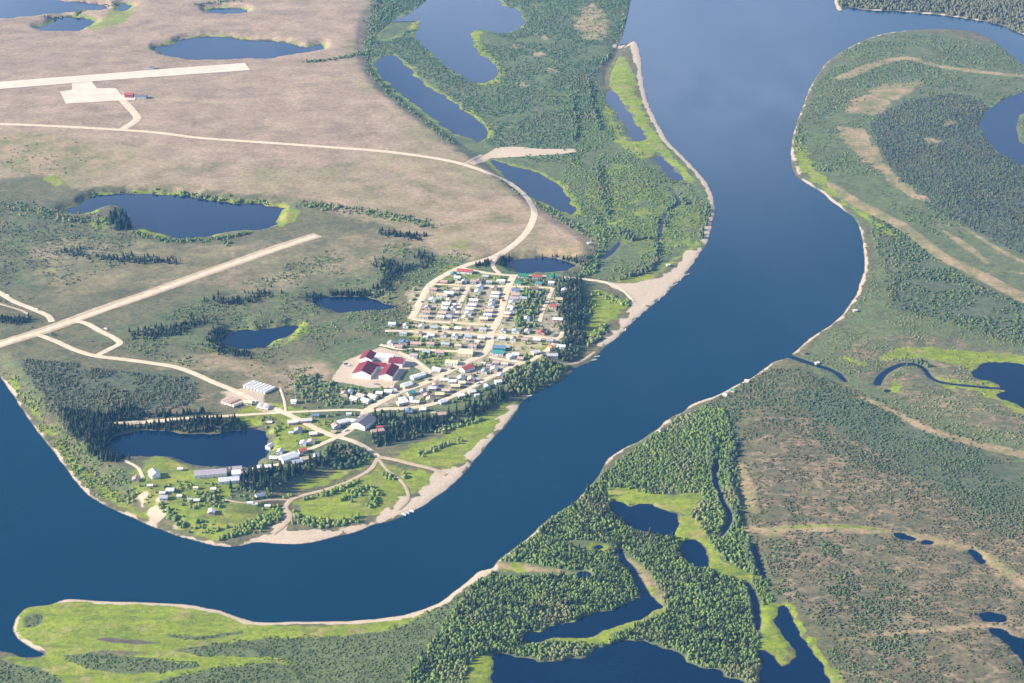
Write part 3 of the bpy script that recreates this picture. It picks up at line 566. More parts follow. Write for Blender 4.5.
def empty(name, px, py, rz=0):
    x, y, z = at(px, py); e = bpy.data.objects.new(name, None); col.objects.link(e); e.location = (float(x), float(y), float(z)); e.rotation_euler.z = rz; e.empty_display_size = 1; return e
def house(px, py, roof, wall, L, W, h=2.9, rot=-8.0, pitch=.42, label='', cat='house', group=None, name='house', detail=True):
    e = empty(name, px, py, R(rot)); wm, rm = gable_meshes(L, W, h, pitch, 'p_' + wall, 'p_' + roof)
    child('wall', wm, e); rf = child('roof', rm, e); b = W / 2
    if detail:
        child('door', box_mesh('door', -.5, .5, -b - .06, -b + .02, -.1, 2.0, 'p_brown'), e, (L * .12, 0, 0))
        for u in (-.3, .36): child('window', box_mesh('window', -.6, .6, -b - .05, -b + .02, 1.0, 2.0, 'glass'), e, (L * u, 0, 0))
        child('window', box_mesh('window', -.05, .02, -.6, .6, 1.0, 2.0, 'glass'), e, (-L / 2 - .0, 0, 0))
        child('chimney', box_mesh('chimney', -.25, .25, -.25, .25, h, h + W / 2 * pitch + 1.0, 'p_dgrey'), rf, (L * .2, b * .4, 0))
    block(e.location.x, e.location.y, max(L, W) / 2 + .3)
    return tag(e, label, cat, group)
ORD = ['first', 'second', 'third', 'fourth', 'fifth', 'sixth', 'seventh', 'eighth', 'ninth', 'tenth', 'eleventh', 'twelfth', 'thirteenth', 'fourteenth', 'fifteenth', 'sixteenth']
CN = dict(dgrey='dark grey', lilac='lilac grey', sky='pale blue', silver='silver grey', maroon='dark red', dgreen='dark green')
cname = lambda k: CN.get(k, k)
SZ = {'s': (5.5, 4.0, 2.2), 'm': (10.5, 7.2, 2.9), 'l': (13.5, 8.0, 3.1), 'x': (17.0, 9.0, 3.6), 'q': (8.5, 7.2, 2.9), 'g': (20.0, 7.5, 3.2)}
def row(x0, y0, sc, items, where, order, group, rot=-8.0, walls=('white', 'cream', 'sky', 'tan', 'white', 'silver', 'pink')):
    for k, it in enumerate(items):
        zx, zy, roof, sz = it[:4]; rr = it[4] if len(it) > 4 else rot
        L, W, h = SZ[sz]; f = rnd.choice((.92, 1.0, 1.06)); L = round(L * f * .92, 1); W = round(W * .92, 1)
        if sz in 'qm' and rnd.random() < .35: rr += 90; L, W = round(W + .6, 1), round(L * .85, 1)
        wall = rnd.choice(walls); kind = 'shed' if sz == 's' else 'house'
        house(x0 + zx / sc, y0 + zy / sc + 1.0, roof, wall, L, W, h, rr + rnd.uniform(-2, 2), rnd.choice((.34, .42, .5)),
              f'{cname(roof)} roofed {kind}, {ORD[k]} {order} {where}', kind, group, kind, sz != 's')
S10 = 10.19
G1 = 'houses of the village'
row(400,255,S10,[(335,352,'pink','m'),(430,415,'tan','l'),(335,460,'white','m'),(285,540,'lilac','m'),(268,588,'pink','m'),(245,632,'tan','m')], 'along the upper left edge road', 'from the top', G1)
row(400,255,S10,[(575,352,'tan','q'),(500,395,'white','l'),(500,465,'cream','q'),(470,505,'white','m'),(455,550,'white','q'),(430,595,'tan','m'),(415,635,'silver','m')], 'left of the steep side street', 'from the top', G1)
row(400,255,S10,[(548,505,'white','s'),(545,548,'grey','q'),(525,600,'dgrey','q'),(500,632,'grey','q')], 'touching the steep side street', 'from the top', G1)
row(400,255,S10,[(820,330,'white','m'),(795,378,'white','m'),(755,465,'silver','m'),(735,515,'silver','m'),(710,555,'white','m'),(695,600,'silver','m'),(665,645,'cream','m')], 'right of the steep side street', 'from the top', G1)
row(400,255,S10,[(960,340,'tan','m'),(975,395,'white','m'),(965,430,'silver','m'),(940,480,'silver','m'),(935,520,'silver','m'),(905,575,'tan','m'),(895,615,'silver','m'),(855,655,'cream','m')], 'left of the upper main street', 'from the top', G1)
row(400,255,S10,[(450,278,'pink','q'),(600,285,'tan','q'),(655,270,'grey','q'),(750,272,'pink','q'),(805,270,'lilac','q'),(910,280,'grey','q')], 'above the second top street', 'from the left', G1)
row(400,255,S10,[(545,198,'teal','m'),(585,235,'white','q'),(870,222,'grey','q')], 'below the top corner of the village', 'from the left', G1)
house(400+662/S10, 255+170/S10+1, 'red', 'white', 20, 9, 3.2, -12, .4, 'long red roofed house where the top street leaves the road', 'house', G1)
row(490,255,S10,[(340,215,'green','l'),(482,223,'red','l'),(628,220,'green','l')], 'along the top street', 'from the left', G1, -3, ('white',))
row(490,255,S10,[(112,268,'white','m'),(285,285,'green','q'),(495,292,'teal','q'),(625,287,'white','q')], 'between the top two streets', 'from the left', G1)
row(490,255,S10,[(262,360,'blue','m'),(262,408,'pink','m'),(245,448,'lilac','m'),(228,490,'silver','m'),(205,540,'white','q'),(232,572,'grey','q'),(178,600,'white','q'),(160,632,'tan','q')], 'right of the upper main street', 'from the top', G1)
row(490,255,S10,[(340,445,'sky','m'),(450,345,'brown','m'),(760,365,'white','m'),(705,455,'tan','q'),(645,525,'red','m'),(375,655,'white','q'),(690,662,'white','l')], 'among trees near the spruce grove', 'from the top', G1)
row(400,315,S10,[(62,115,'cream','q'),(222,122,'silver','q'),(352,130,'sky','q'),(465,135,'cream','q'),(592,140,'white','q'),(718,146,'pink','q'),(848,150,'grey','q')], 'between the third and fourth streets', 'from the left', G1)
row(400,315,S10,[(35,190,'grey','q'),(195,195,'pink','q'),(315,208,'white','q'),(448,205,'pink','q'),(562,220,'silver','q'),(698,222,'sky','q'),(830,235,'white','q')], 'just below the fourth street', 'from the left', G1)
row(400,315,S10,[(42,285,'blue','m'),(178,295,'pink','m'),(312,298,'pink','m'),(465,300,'sky','m'),(592,318,'tan','q'),(742,322,'pink','m')], 'above the street behind the school', 'from the left', G1)
row(400,315,S10,[(690,258,'pink','s'),(788,270,'white','s'),(265,225,'white','s')], 'in yards above the back street', 'from the right', 'sheds of the village')
row(400,315,S10,[(-80,95,'white','q'),(142,415,'lilac','m'),(268,380,'sky','m'),(405,385,'pink','m')], 'below the street behind the school', 'from the left', G1)
house(466,354.5,'cream','cream',17,14,4.2,-8,.35,'large beige building with a pale roof near the main street bend','building',None,'community_building')
house(452,364,'cream','white',14,9,3.2,-10,.35,'cream roofed house below the large beige building','house',G1)
house(437,370.5,'white','white',10,6,2.8,-25,.35,'low white house by the main street right of the school lane','house',G1)
house(418,377.5,'white','white',18,7,3,38,.35,'long white house between the school lane and the main street','house',G1)
house(467,370,'red','white',15,10,3.6,40,.4,'red roofed hall with a white gable below the main street','hall',None,'hall')
row(400,315,S10,[(860,580,'sky','q'),(960,552,'white','m'),(975,492,'pink','q'),(905,515,'grey','s'),(850,492,'cream','s')], 'around the red roofed hall', 'from the left', G1)
house(499.5,349.5,'blue','teal',15,9,3.6,-8,.35,'teal building with a blue roof right of the main street','building',None,'store_building')
house(498,354.5,'teal','white',13,9,3.6,-8,.35,'teal roofed white building just below the blue roofed one','building',None,'store_building')
row(490,315,S10,[(138,165,'lilac','q'),(265,168,'sky','m'),(380,170,'white','q'),(525,185,'red','m')], 'above the right hand street', 'from the left', G1)
row(490,315,S10,[(122,242,'silver','q'),(238,248,'tan','q'),(355,255,'pink','q'),(478,257,'white','q'),(612,266,'lilac','q')], 'below the right hand street', 'from the left', G1)
row(490,315,S10,[(210,425,'white','m',30),(262,408,'white','q',-8),(310,448,'pink','q',-8),(465,385,'white','m',25),(150,502,'tan','q',-8),(45,558,'white','m',-8),(725,325,'white','m',-8),(622,338,'orange','q',25),(640,418,'grey','l',0),(110,622,'silver','q',-8)], 'near the lower street end', 'after the teal building', G1)
row(320,335,S10,[(310,585,'sky','q'),(252,606,'pink','m'),(352,652,'white','m',-30),(418,622,'tan','m',-30),(468,672,'white','m',-30),(540,630,'cream','m',-30),(605,600,'white','q'),(697,582,'white','q'),(756,548,'pink','m'),(885,512,'white','l',38)], 'below the school yard', 'from the left', G1)
row(320,335,S10,[(722,90,'white','q'),(800,122,'pink','m'),(850,75,'blue','m'),(965,92,'pink','m')], 'behind the school at its street end', 'from the left', G1)
row(400,370,S10,[(70,160,'white','l',38),(115,240,'teal','m',30),(25,302,'white','q',30),(150,330,'white','m',0),(235,222,'lilac','q',0),(275,266,'pink','q',0),(305,305,'tan','m',0),(330,192,'silver','q',0),(362,155,'pink','q',0),(405,252,'yellow','m',0),(452,105,'white','m',0),(465,215,'tan','m',0),(535,122,'white','q',0),(565,168,'cream','m',0),(622,92,'white','m',0),(632,135,'cream','q',0)], 'between main and lower streets', 'from the left', G1)
row(400,370,S10,[(725,100,'cream','m',0),(790,95,'grey','s',0)], 'above the lower street lot', 'from the left', G1)
row(400,370,S10,[(90,422,'blue','q',0),(232,406,'white','q',0),(422,455,'pink','m',10),(440,326,'silver','m',30),(622,265,'white','q',20),(732,226,'white','q',20),(782,256,'white','s',20),(890,170,'sky','q',20),(340,440,'tan','s',0),(1000,125,'white','q',20)], 'along the spruce belt edge', 'from the left', G1)
row(320,390,S10,[(165,372,'pink','m',30),(240,330,'white','l',30),(332,320,'white','q',-8),(140,428,'pink','s',0),(295,245,'silver','s',0),(840,132,'white','l',30),(942,100,'silver','q',10),(910,226,'blue','q',0)], 'around the grey warehouse', 'from the left', G1)
house(364,425,'dgrey','white',24,17,5.5,62,.34,'grey roofed warehouse with a white gable at the crossroads','warehouse',None,'warehouse')
house(377.5,432.5,'pink','pink',14,6,2.8,20,.3,'pink flat shed right of the grey warehouse','shed',None,'shed')
house(379.5,428.5,'red','white',6,4,2.4,10,.4,'small red roofed shed behind the pink shed','shed',None,'shed')
row(220,370,S10,[(505,532,'white','s',0),(740,536,'white','m',15),(800,622,'lilac','m',5),(885,518,'silver','m',10),(975,466,'blue','q',0),(950,656,'white','q',10),(725,640,'silver','s',0)], 'on grass near the trailer yards', 'from the left', G1)
row(220,430,S10,[(510,172,'white','q',60),(545,292,'white','q',0),(615,226,'white','q',-8),(790,332,'sky','m',20),(842,216,'red','q',20),(862,302,'tan','q',20),(850,140,'white','q',-8),(932,122,'tan','m',0),(985,275,'silver','q',0)], 'right of the dark village lake', 'from the left', G1)
house(288.5,459.5,'silver','white',19,12,4,35,.3,'large grey white roofed building at the right end of the dark lake','building',None,'large_building')
house(264.5,468.5,'white','white',15,6,2.8,8,.35,'long white house above the lower spruce belt','house',G1)
house(210.5,475.5,'lilac','white',33,11,4.2,10,.38,'long grey roofed building on the shore of the dark lake','building',None,'long_building')
house(235.5,470.5,'lilac','white',13,7,3.2,8,.38,'short grey roofed block at the end of the long lakeside building','building',None,'long_building')
house(236.5,477,'white','white',9,9,6.2,8,.45,'tall white block at the end of the lower white building','building',None,'tall_building')
house(229,482,'silver','white',21,9,3.6,10,.38,'lower long white building in front of the grey roofed one','building',None,'long_building')
house(154.5,476.5,'white','white',11,9,5,-60,.5,'tall white barn standing alone left of the long buildings','barn',None,'barn')
row(130,440,S10,[(62,405,'pink','q',0),(205,466,'white','s',0),(330,542,'white','s',0),(412,518,'white','q',0),(345,592,'grey','q',0),(505,572,'white','s',0),(612,606,'grey','s',0),(680,616,'white','s',0),(670,488,'yellow','s',0),(850,502,'white','s',0),(512,298,'white','s',0)], 'on the grassy point', 'from the barn', 'cabins on the grassy point', 0)
row(200,480,S10,[(120,328,'white','q',0),(512,236,'white','s',0),(560,247,'silver','s',0),(690,267,'white','s',0)], 'on the grass above the beach point', 'from the left', 'cabins on the grassy point', 0)
for k, q in enumerate([(257,496.5),(260.5,496),(263.5,495.3)]): house(*q, 'white', 'white', 3.4, 3.4, 2.0, 45, .8, f'white peaked tent, {ORD[k]} from the left of three', 'tent', 'three white tents', 'tent', False)
for q, rf, lb in (((666,427.5),'brown','brown cabin on the far bank, upper of two'), ((661.5,431.5),'dgrey','dark cabin on the far bank, lower of two'), ((725,396),'silver','pale grey cabin on the far bank edge'), ((747,382),'silver','grey cabin on the far bank near the creek'), ((733,391.5),'green','small green roofed cabin between the two grey bank cabins'),
                  ((803,354),'dgrey','dark cabin beside the creek mouth'), ((817,364),'white','white cabin along the creek'), ((668,266),'white','lone white cabin on the grass above the gravel beach'), ((855,311.5),'white','tiny white hut on the right bank bend'),
                  ((589,244),'white','tiny white hut in the dry meadow inside the road bend')):
    house(*q, rf, 'tan' if rf != 'brown' else 'brown', 4.6, 3.8, 2.1, rnd.uniform(-30, 30), .5, lb, 'cabin', None, 'cabin', False)
house(129.5,97,'red','red',14,10,5.0,-5,.4,'small red terminal building at the runway apron','terminal',None,'terminal_building')
house(141,97.8,'dgrey','sky',20,9,4.0,-8,.3,'dark roofed hangar right of the red terminal','hangar',None,'hangar')
house(152,68.8,'dgrey','white',8,6,3,0,.3,'small dark hut on the far side of the runway','hut',None,'hut',False)
# mast hut with a lattice mast
def tube_mesh(name, pts, r, mat, n=5):
    V = []; fc = []
    for (x, y, z), rr in zip(pts, r): V += [(x + rr * math.cos(2 * math.pi * k / n), y + rr * math.sin(2 * math.pi * k / n), z) for k in range(n)]
    for i in range(len(pts) - 1): fc += [(i * n + k, i * n + (k + 1) % n, (i + 1) * n + (k + 1) % n, (i + 1) * n + k) for k in range(n)]
    fc.append(tuple(range((len(pts) - 1) * n, len(pts) * n)))
    me = bpy.data.meshes.new(name); me.from_pydata(V, [], fc); me.materials.append(M[mat]); return me
house(294,403,'white','white',6,5,3.2,-10,.4,'white mast hut standing alone in the scrub','hut',None,'hut',False)
e = empty('radio_mast', 295.5, 401.5); child('pole', tube_mesh('pole', [(0,0,-.5),(0,0,22)], [.35,.15], 'p_silver'), e)
for z in (14, 17, 20): child('crossarm', box_mesh('crossarm', -1.3, 1.3, -.1, .1, 0, .2, 'p_silver'), e, (0, 0, z))
tag(e, 'tall thin radio mast beside the white mast hut', 'mast')
pm = tube_mesh('pole', [(0,0,-.5),(0,0,9.5)], [.17,.12], 'bark')
for k, q in enumerate([(240.5,412),(281,444),(400,398),(440,372),(474,353),(520,338),(452,334),(424,334),(500,306),(462,292),(430,398),(470,385),(330,428),(310,417),(404,350)]):
    e = empty('utility_pole', *q, R(rnd.uniform(0, 180))); child('pole', pm, e); child('crossarm', box_mesh('crossarm', -1.1, 1.1, -.06, .06, 8.7, 8.9, 'bark'), e)
    tag(e, 'thin wooden utility pole ' + ['below the lower trailer yard', 'right of the dark village lake', 'on the lower main street bend', 'on the main street below the cream house', 'near the large beige building', 'on the right hand street', 'halfway along the fourth street', 'at the left end of the fourth street', 'on the upper main street', 'on the steep side street', 'at the left of the lower street', 'in the middle of the lower street', 'left of the crossroads', 'beside the road into the lower village', 'behind the school'][k], 'utility pole', 'utility poles along the village streets')
# school: gabled wings round a flat centre
sch = empty('school', 376, 372, R(-13)); so = Vector(sch.location); ca, sa = math.cos(R(-13)), math.sin(R(-13))
def wing(px, py, L, W, h, pitch, roof, wall, rz, flat_=False):
    x, y, z = at(px, py); d = Vector((float(x), float(y), 0)) - Vector((so.x, so.y, 0)); lx, ly = d.x * ca + d.y * sa, -d.x * sa + d.y * ca
    if flat_:
        w = child('wing', box_mesh('wing', -L/2, L/2, -W/2, W/2, -.8, h, 'p_' + wall), sch, (lx, ly, 0), R(rz)); child('roof', box_mesh('roof', -L/2-.3, L/2+.3, -W/2-.3, W/2+.3, h + .003, h + .4, 'p_' + roof), w)
    else:
        wm, rm = gable_meshes(L, W, h, pitch, 'p_' + wall, 'p_' + roof); w = child('wing', wm, sch, (lx, ly, 0), R(rz)); child('roof', rm, w)
    return w, L, W
wing(365, 373.5, 27, 22, 5.6, .42, 'maroon', 'white', 90)
wing(389, 375, 28, 16.5, 5.0, .42, 'maroon', 'white', 90)
wing(368, 359.5, 19, 15, 5.0, .42, 'maroon', 'white', 90)
wing(397, 364.5, 17, 14, 5.2, .42, 'maroon', 'white', 0)
wing(383.5, 359, 24, 12, 4.6, 0, 'white', 'silver', 0, True)
wing(379, 367.5, 17, 10, 4.2, .4, 'maroon', 'white', 0)
for k in range(4): child('window', box_mesh('window', -1, 1, -.06, .04, 1.2, 2.6, 'glass'), sch, (-16 + k * 4.4, -17.0, 0))
tag(sch, 'big white school with dark red gabled roofs on a gravel yard', 'school'); block(so.x, so.y, 40)
# trailers stored in the yards by the road
def yard(x0, y0, dx, dy, n, L, W, h, rot, roof, lab, grp):
    for k in range(n):
        e = empty('trailer', x0 + dx * k, y0 + dy * k, R(rot)); c = roof[k % len(roof)]
        child('body', box_mesh('body', -L/2, L/2, -W/2, W/2, .5, h, 'p_white'), e); child('roof', box_mesh('roof', -L/2-.1, L/2+.1, -W/2-.1, W/2+.1, h + .003, h + .2, 'p_' + c), e)
        child('skid', box_mesh('skid', -L/2+.4, L/2-.4, -W/2+.3, -W/2+.6, -.3, .5, 'p_dgrey'), e); child('skid', box_mesh('skid', -L/2+.4, L/2-.4, W/2-.6, W/2-.3, -.3, .5, 'p_dgrey'), e)
        block(e.location.x, e.location.y, 7); tag(e, f'{cname(c)} roofed trailer, {ORD[k]} from the left {lab}', 'trailer', grp)
yard(249.5, 385.5, 3.3, 1.0, 7, 17, 3.0, 3.0, 52, ['white', 'silver', 'white', 'white', 'silver'], 'in the row above the road', 'trailers in the upper yard')
yard(228, 401.5, 2.6, .9, 5, 16, 3.0, 3.0, 48, ['pink', 'tan', 'pink', 'brown', 'tan'], 'in the reddish row below the road', 'trailers in the lower yard')
yard(259.5, 406.8, 2.8, .5, 4, 9.5, 3.2, 3.0, 78, ['white', 'pink', 'white', 'lilac'], 'in the short row near the crossroad', 'trailers in the right yard')
house(248.5,404,'cream','cream',9,7,3,-8,.4,'cream roofed house between the two lower trailer rows','house',None)
house(253.5,403,'white','white',6,5,2.5,-8,.4,'small white shed right of the cream house in the trailer yard','shed',None,'shed',False)

# vehicles and boats
def truck(px, py, rot, paint_, lab):
    e = empty('pickup_truck', px, py, R(rot)); e.location.z += .3; c = 'p_' + paint_
    bd = child('body', box_mesh('body', -2.6, 2.6, -.95, .95, .45, 1.05, c), e)
    child('bed_wall', box_mesh('bed_wall', -2.6, -.5, -.95, -.8, 1.053, 1.35, c), bd); child('bed_wall', box_mesh('bed_wall', -2.6, -.5, .8, .95, 1.053, 1.35, c), bd)
    cb = child('cabin', box_mesh('cabin', -.45, 1.2, -.85, .85, 1.053, 1.8, c), e); child('windscreen', box_mesh('windscreen', 1.203, 1.25, -.75, .75, 1.15, 1.7, 'glass'), cb)
    key = 'wheelmesh'
    if key not in MC:
        me = bpy.data.meshes.new('wheel'); n = 10; V = [(.38 * math.cos(6.2832 * k / n), y, .38 * math.sin(6.2832 * k / n)) for y in (-.12, .12) for k in range(n)]
        me.from_pydata(V, [], [tuple(range(n)), tuple(range(2 * n - 1, n - 1, -1))] + [(k, k + n, (k + 1) % n + n, (k + 1) % n) for k in range(n)]); me.materials.append(M['dark']); MC[key] = me
    for sx in (-1.6, 1.6):
        for sy in (-.9, .9): child('wheel', MC[key], e, (sx, sy, .38))
    tag(e, lab, 'pickup truck', 'vehicles in the village')
for q in [(106,329.5,-28,'white','white pickup truck on the loop road right of the dirt strip'), (8,296,-30,'white','white pickup truck on the upper left road near the left edge'), (37,310,-35,'cream','cream pickup truck on the upper left road near the junction'), (346,431,40,'white','white pickup truck at the village crossroads'), (361,419,55,'red','red pickup truck beside the grey warehouse'), (349,366,0,'white','white pickup truck on the gravel at the left of the school'), (346,364.5,10,'dgrey','dark pickup truck just left of the white one at the school'),
          (376,384.5,-10,'lilac','grey pickup truck on the gravel in front of the school'), (430,380.5,35,'brown','brown pickup truck low on the main street'), (452,369,30,'blue','blue pickup truck on the main street below the cream house'), (493,338,80,'white','white pickup truck on the main street by the right hand street'), (503,301,75,'red','red pickup truck on the upper main street'), (460,303,70,'white','white pickup truck on the steep side street'), (440,332.5,-6,'black','black pickup truck on the fourth street'), (520,337,-6,'orange','orange pickup truck on the right hand street'), (491,262,0,'red','red pickup truck on the link at the top of the village'), (421,302,70,'white','white pickup truck on the left edge road'), (478,384,30,'white','white pickup truck on the lower street')]:
    truck(*q)
def boat(px, py, rot, c, lab):
    e = empty('boat', px, py, R(rot)); e.location.z = max(e.location.z, .02)
    n = [(-3.6, .95), (-1, 1.15), (1.5, 1.0), (2.9, .55), (3.8, .05)]; V = []; m = len(n)
    for x, w in n: V += [(x, -w, .85 + max(0, x) * .08), (x, -w * .6, 0), (x, w * .6, 0), (x, w, .85 + max(0, x) * .08), (x, w * .8, .8), (x, w * .5, .25), (x, -w * .5, .25), (x, -w * .8, .8)]
    fc = [(i * 8 + k, i * 8 + (k + 1) % 8, (i + 1) * 8 + (k + 1) % 8, (i + 1) * 8 + k) for i in range(m - 1) for k in range(8)] + [(7, 6, 5, 4, 3, 2, 1, 0)]
    if 'hull' + c not in MC: me = bpy.data.meshes.new('hull'); me.from_pydata(V, [], fc); me.materials.append(M['p_' + c]); MC['hull' + c] = me
    child('hull', MC['hull' + c], e); child('bench', box_mesh('bench', -.6, 0, -.8, .8, .5, .6, 'p_brown'), e); child('outboard_motor', box_mesh('outboard_motor', -4.0, -3.62, -.2, .2, .2, 1.35, 'p_black'), e)
    tag(e, lab, 'boat', 'boats drawn up along the shore')
BO = [(687.5,274.8),(680,280),(675.5,284.6),(668.5,291),(664,295.2),(659,299.8),(653.5,304),(645.5,311.5),(639,316.6),(634,320.6),(625,330)]
for k, q in enumerate(BO): boat(*q, 60 + rnd.uniform(-25, 25), ['white', 'silver', 'white', 'sky'][k % 4], f'{cname(["white", "silver", "white", "sky"][k % 4])} boat on the gravel beach, {ORD[k]} from the right end')
for k, q in enumerate([(403,514.6),(406.5,513.2),(411,511.2)]): boat(*q, -40, ['white', 'sky', 'white'][k], f'small {["white", "blue", "white"][k]} boat at the beach point, {ORD[k]} from the left')
for k, q in enumerate([(529,396.4),(594,360.4),(597,357)]): boat(*q, 20, 'white', f'white boat moored below the village trees, {ORD[k]} from the left')
# ------------------------------------------------------------------ trees
def land_ok(x, y, zmin=.25):
    return (height(x, y) > zmin) & ~blocked(x, y)
def inside(poly, x, y): return sdf_poly(x, y, poly, 1.0) > 0
def scatter(pts, per, excl=(), patch=None, sm=True, zmin=.3, edge=0.0):
    """random ground points in a pixel polygon, one per `per` square metres"""
    p = atp(smooth(pts, True, 3) if sm else pts); lo, hi = p.min(0), p.max(0); n = int((hi[0] - lo[0]) * (hi[1] - lo[1]) / per)
    x = rng.uniform(lo[0], hi[0], n); y = rng.uniform(lo[1], hi[1], n)
    k = inside(p, x + (fbm(x, y, 18, 41) - .5) * 16, y + (fbm(x, y, 18, 77) - .5) * 16); x, y = x[k], y[k]
    k = land_ok(x, y, zmin)
    for e in excl:
        k &= ~inside(e, x, y)
    x, y = x[k], y[k]
    if patch:
        sc, lo_, hi_, seed = patch; t = sst(lo_, hi_, fbm(x, y, sc, seed)); k = rng.random(len(x)) < t; x, y = x[k], y[k]
    return x, y
def scatter_line(pts, wid, n):
    p = atp(smooth(pts, False, 4)); seg = np.hypot(*np.diff(p, axis=0).T); L = np.concatenate([[0], np.cumsum(seg)]); q = rng.uniform(0, L[-1], n)
    x = np.interp(q, L, p[:, 0]) + rng.normal(0, wid / 2, n); y = np.interp(q, L, p[:, 1]) + rng.normal(0, wid / 2, n); k = land_ok(x, y); return x[k], y[k]
def cover_at(layer, x, y):
    r = np.clip(np.interp(y, ys, np.arange(len(ys))), 0, len(ys) - 1).round().astype(int); c = np.clip(np.interp(x / w_of(y), txs, np.arange(len(txs))), 0, len(txs) - 1).round().astype(int); return CV[layer][r, c]
BATCH = {}; LEAF = np.array([1.9, 1.9, 1.65])
def plant(key, x, y, kind, h, wr, tints, var=.16, keep=1.0):
    """queue shrubs: h = height range, wr = crown radius / height range"""
    n = len(x); 
    if not n: return
    k = (rng.random(n) > cover_at('sand', x, y) * 1.1) & (rng.random(n) > keep * np.clip(cover_at('dry', x, y) * 1.15 - .1, 0, 1)) & (rng.random(n) > keep * np.clip(cover_at('sedge', x, y) * 1.6 - .75, 0, 1)); x, y = x[k], y[k]; n = len(x)
    hh = rng.uniform(h[0], h[1], n) * (0.75 + .5 * fbm(x, y, 25, 19)); rr = hh * rng.uniform(wr[0], wr[1], n)
    t = np.array(tints)[rng.integers(0, len(tints), n)] * (1.0 if kind == 'spruce' else LEAF * np.interp(hh, [.8, 3.2], [.88, 1.0])[:, None]) * (1 + var * (rng.random((n, 1)) - .5) * 2) * (.8 + .4 * fbm(x, y, 60, 23)[:, None])
    br = sst(.52, .72, fbm(x, y, 45, 61))[:, None] * .55; t = t * (1 - br) + br * np.array([(.19, .175, .10)]) * (t.sum(1) / .37)[:, None]
    lo = (hh < 3.3) & (kind == 'willow')
    for kk, m in ((kind, ~lo), ('low', lo)):
        if m.any(): BATCH.setdefault((key, kk), []).append((x[m], y[m], hh[m], rr[m], t[m]))
def shrub_geo(kind, x, y, h, r, t):
    n = len(x); z = height(x, y); a0 = rng.uniform(0, 6.283, n)
    if kind == 'low': rings = [(.0, .95, 5), (.6, .8, 5)]
    elif kind == 'willow':
        rings = [(0.0, .75, 5), (.45, 1.0, 5), (.82, .62, 5)]
    else:
        rings = [(.06, 1.0, 5), (.36, .70, 5), (.68, .40, 5)]
    S = 5; Q = len(rings); V = np.zeros((n, Q * S + 1, 3))
    for q, (zz, rr, s) in enumerate(rings):
        a = a0[:, None] + (np.arange(S) + .5 * (q % 2)) * 2 * math.pi / S + rng.normal(0, .18, (n, S))
        rad = r[:, None] * rr * (1 + rng.normal(0, .16 if kind == 'spruce' else .26, (n, S)).clip(-.5, .5))
        V[:, q * S:(q + 1) * S, 0] = x[:, None] + rad * np.cos(a); V[:, q * S:(q + 1) * S, 1] = y[:, None] + rad * np.sin(a)
        V[:, q * S:(q + 1) * S, 2] = z[:, None] + h[:, None] * (zz + rng.normal(0, .06, (n, S)))
    V[:, -1, 0] = x + r * rng.normal(0, .12, n); V[:, -1, 1] = y + r * rng.normal(0, .12, n); V[:, -1, 2] = z + h
    V[:, :S, 2] -= .3
    f = []
    for q in range(Q - 1):
        for k in range(S):
            a, b, c, d = q * S + k, q * S + (k + 1) % S, (q + 1) * S + (k + 1) % S, (q + 1) * S + k
            f += [(a, b, d), (b, c, d)]
    f += [((Q - 1) * S + k, (Q - 1) * S + (k + 1) % S, Q * S) for k in range(S)]
    nv = Q * S + 1; Fc = (np.array(f)[None] + (np.arange(n) * nv)[:, None, None]).reshape(-1, 3)
    C = np.ones((n, nv, 4)); C[:, :, :3] = t[:, None, :]
    return V.reshape(-1, 3), Fc, C.reshape(-1, 4)
WIL = [(.115,.17,.055), (.13,.185,.06), (.10,.155,.055), (.145,.185,.07)]
WIL2 = [(.17,.215,.06), (.15,.20,.06), (.19,.22,.07)]
SPR = [(.038,.062,.036), (.045,.07,.038), (.055,.075,.04)]
DRK = [(.08,.115,.06), (.09,.12,.065), (.07,.105,.06)]
# --- far and near woods
SED = [atp(smooth(p, True, 3)) for p in ([(602,488),(625,488),(650,494),(698,493),(702,502),(690,514),(700,525),(712,545),(725,560),(745,572),(762,575),(758,583),(735,577),(712,572),(702,555),(692,540),(678,538),(660,508),(640,505),(615,500)], [(648,590),(664,602),(667,610),(645,622),(615,634),(600,645),(570,640),(535,645),(545,638),(590,634),(630,618),(650,608)], [(785,606),(798,612),(812,635),(826,655),(845,690),(832,690),(815,655),(795,625)], [(757,608),(776,606),(780,632),(790,648),(790,662),(775,664),(762,652),(758,630)], [(465,683),(470,665),(480,657),(495,655),(490,668),(485,690)], [(495,562),(530,563),(555,568),(590,572),(590,577),(545,575),(500,576)], [(618,553),(628,552),(650,575),(662,595),(655,600),(640,580)], [(566,541),(585,540),(612,544),(612,550),(580,550)])]
x, y = scatter([(430,640),(480,578),(520,542),(560,512),(600,477),(640,445),(700,408),(728,420),(738,470),(740,520),(765,570),(772,606),(757,612),(757,740),(380,740),(400,690)], 4.6, SED)
plant('near_forest', x, y, 'willow', (1.5, 3.6), (.38, .56), WIL)
x, y = scatter([(480,578),(560,512),(620,470),(700,530),(740,570),(750,660),(690,660),(600,640),(480,660),(400,690)], 60, SED); plant('near_spruce', x, y, 'spruce', (5, 9), (.18, .26), [(.07,.095,.05), (.06,.09,.05)])
x, y = scatter([(700,412),(768,368),(850,388),(935,425),(1090,478),(1090,560),(960,520),(850,470),(790,430),(740,440)], 8, (), (40, .25, .5, 3)); plant('heath_forest', x, y, 'willow', (.7, 1.9), (.6, .9), DRK)
x, y = scatter([(738,440),(790,420),(900,470),(1090,540),(1090,740),(845,740),(835,660),(812,610),(770,590),(745,530)], 8, SED, (16, .34, .62, 5)); plant('heath_forest', x, y, 'willow', (.6, 1.5), (.55, .95), [(.095,.105,.055), (.085,.10,.052), (.115,.11,.06)])
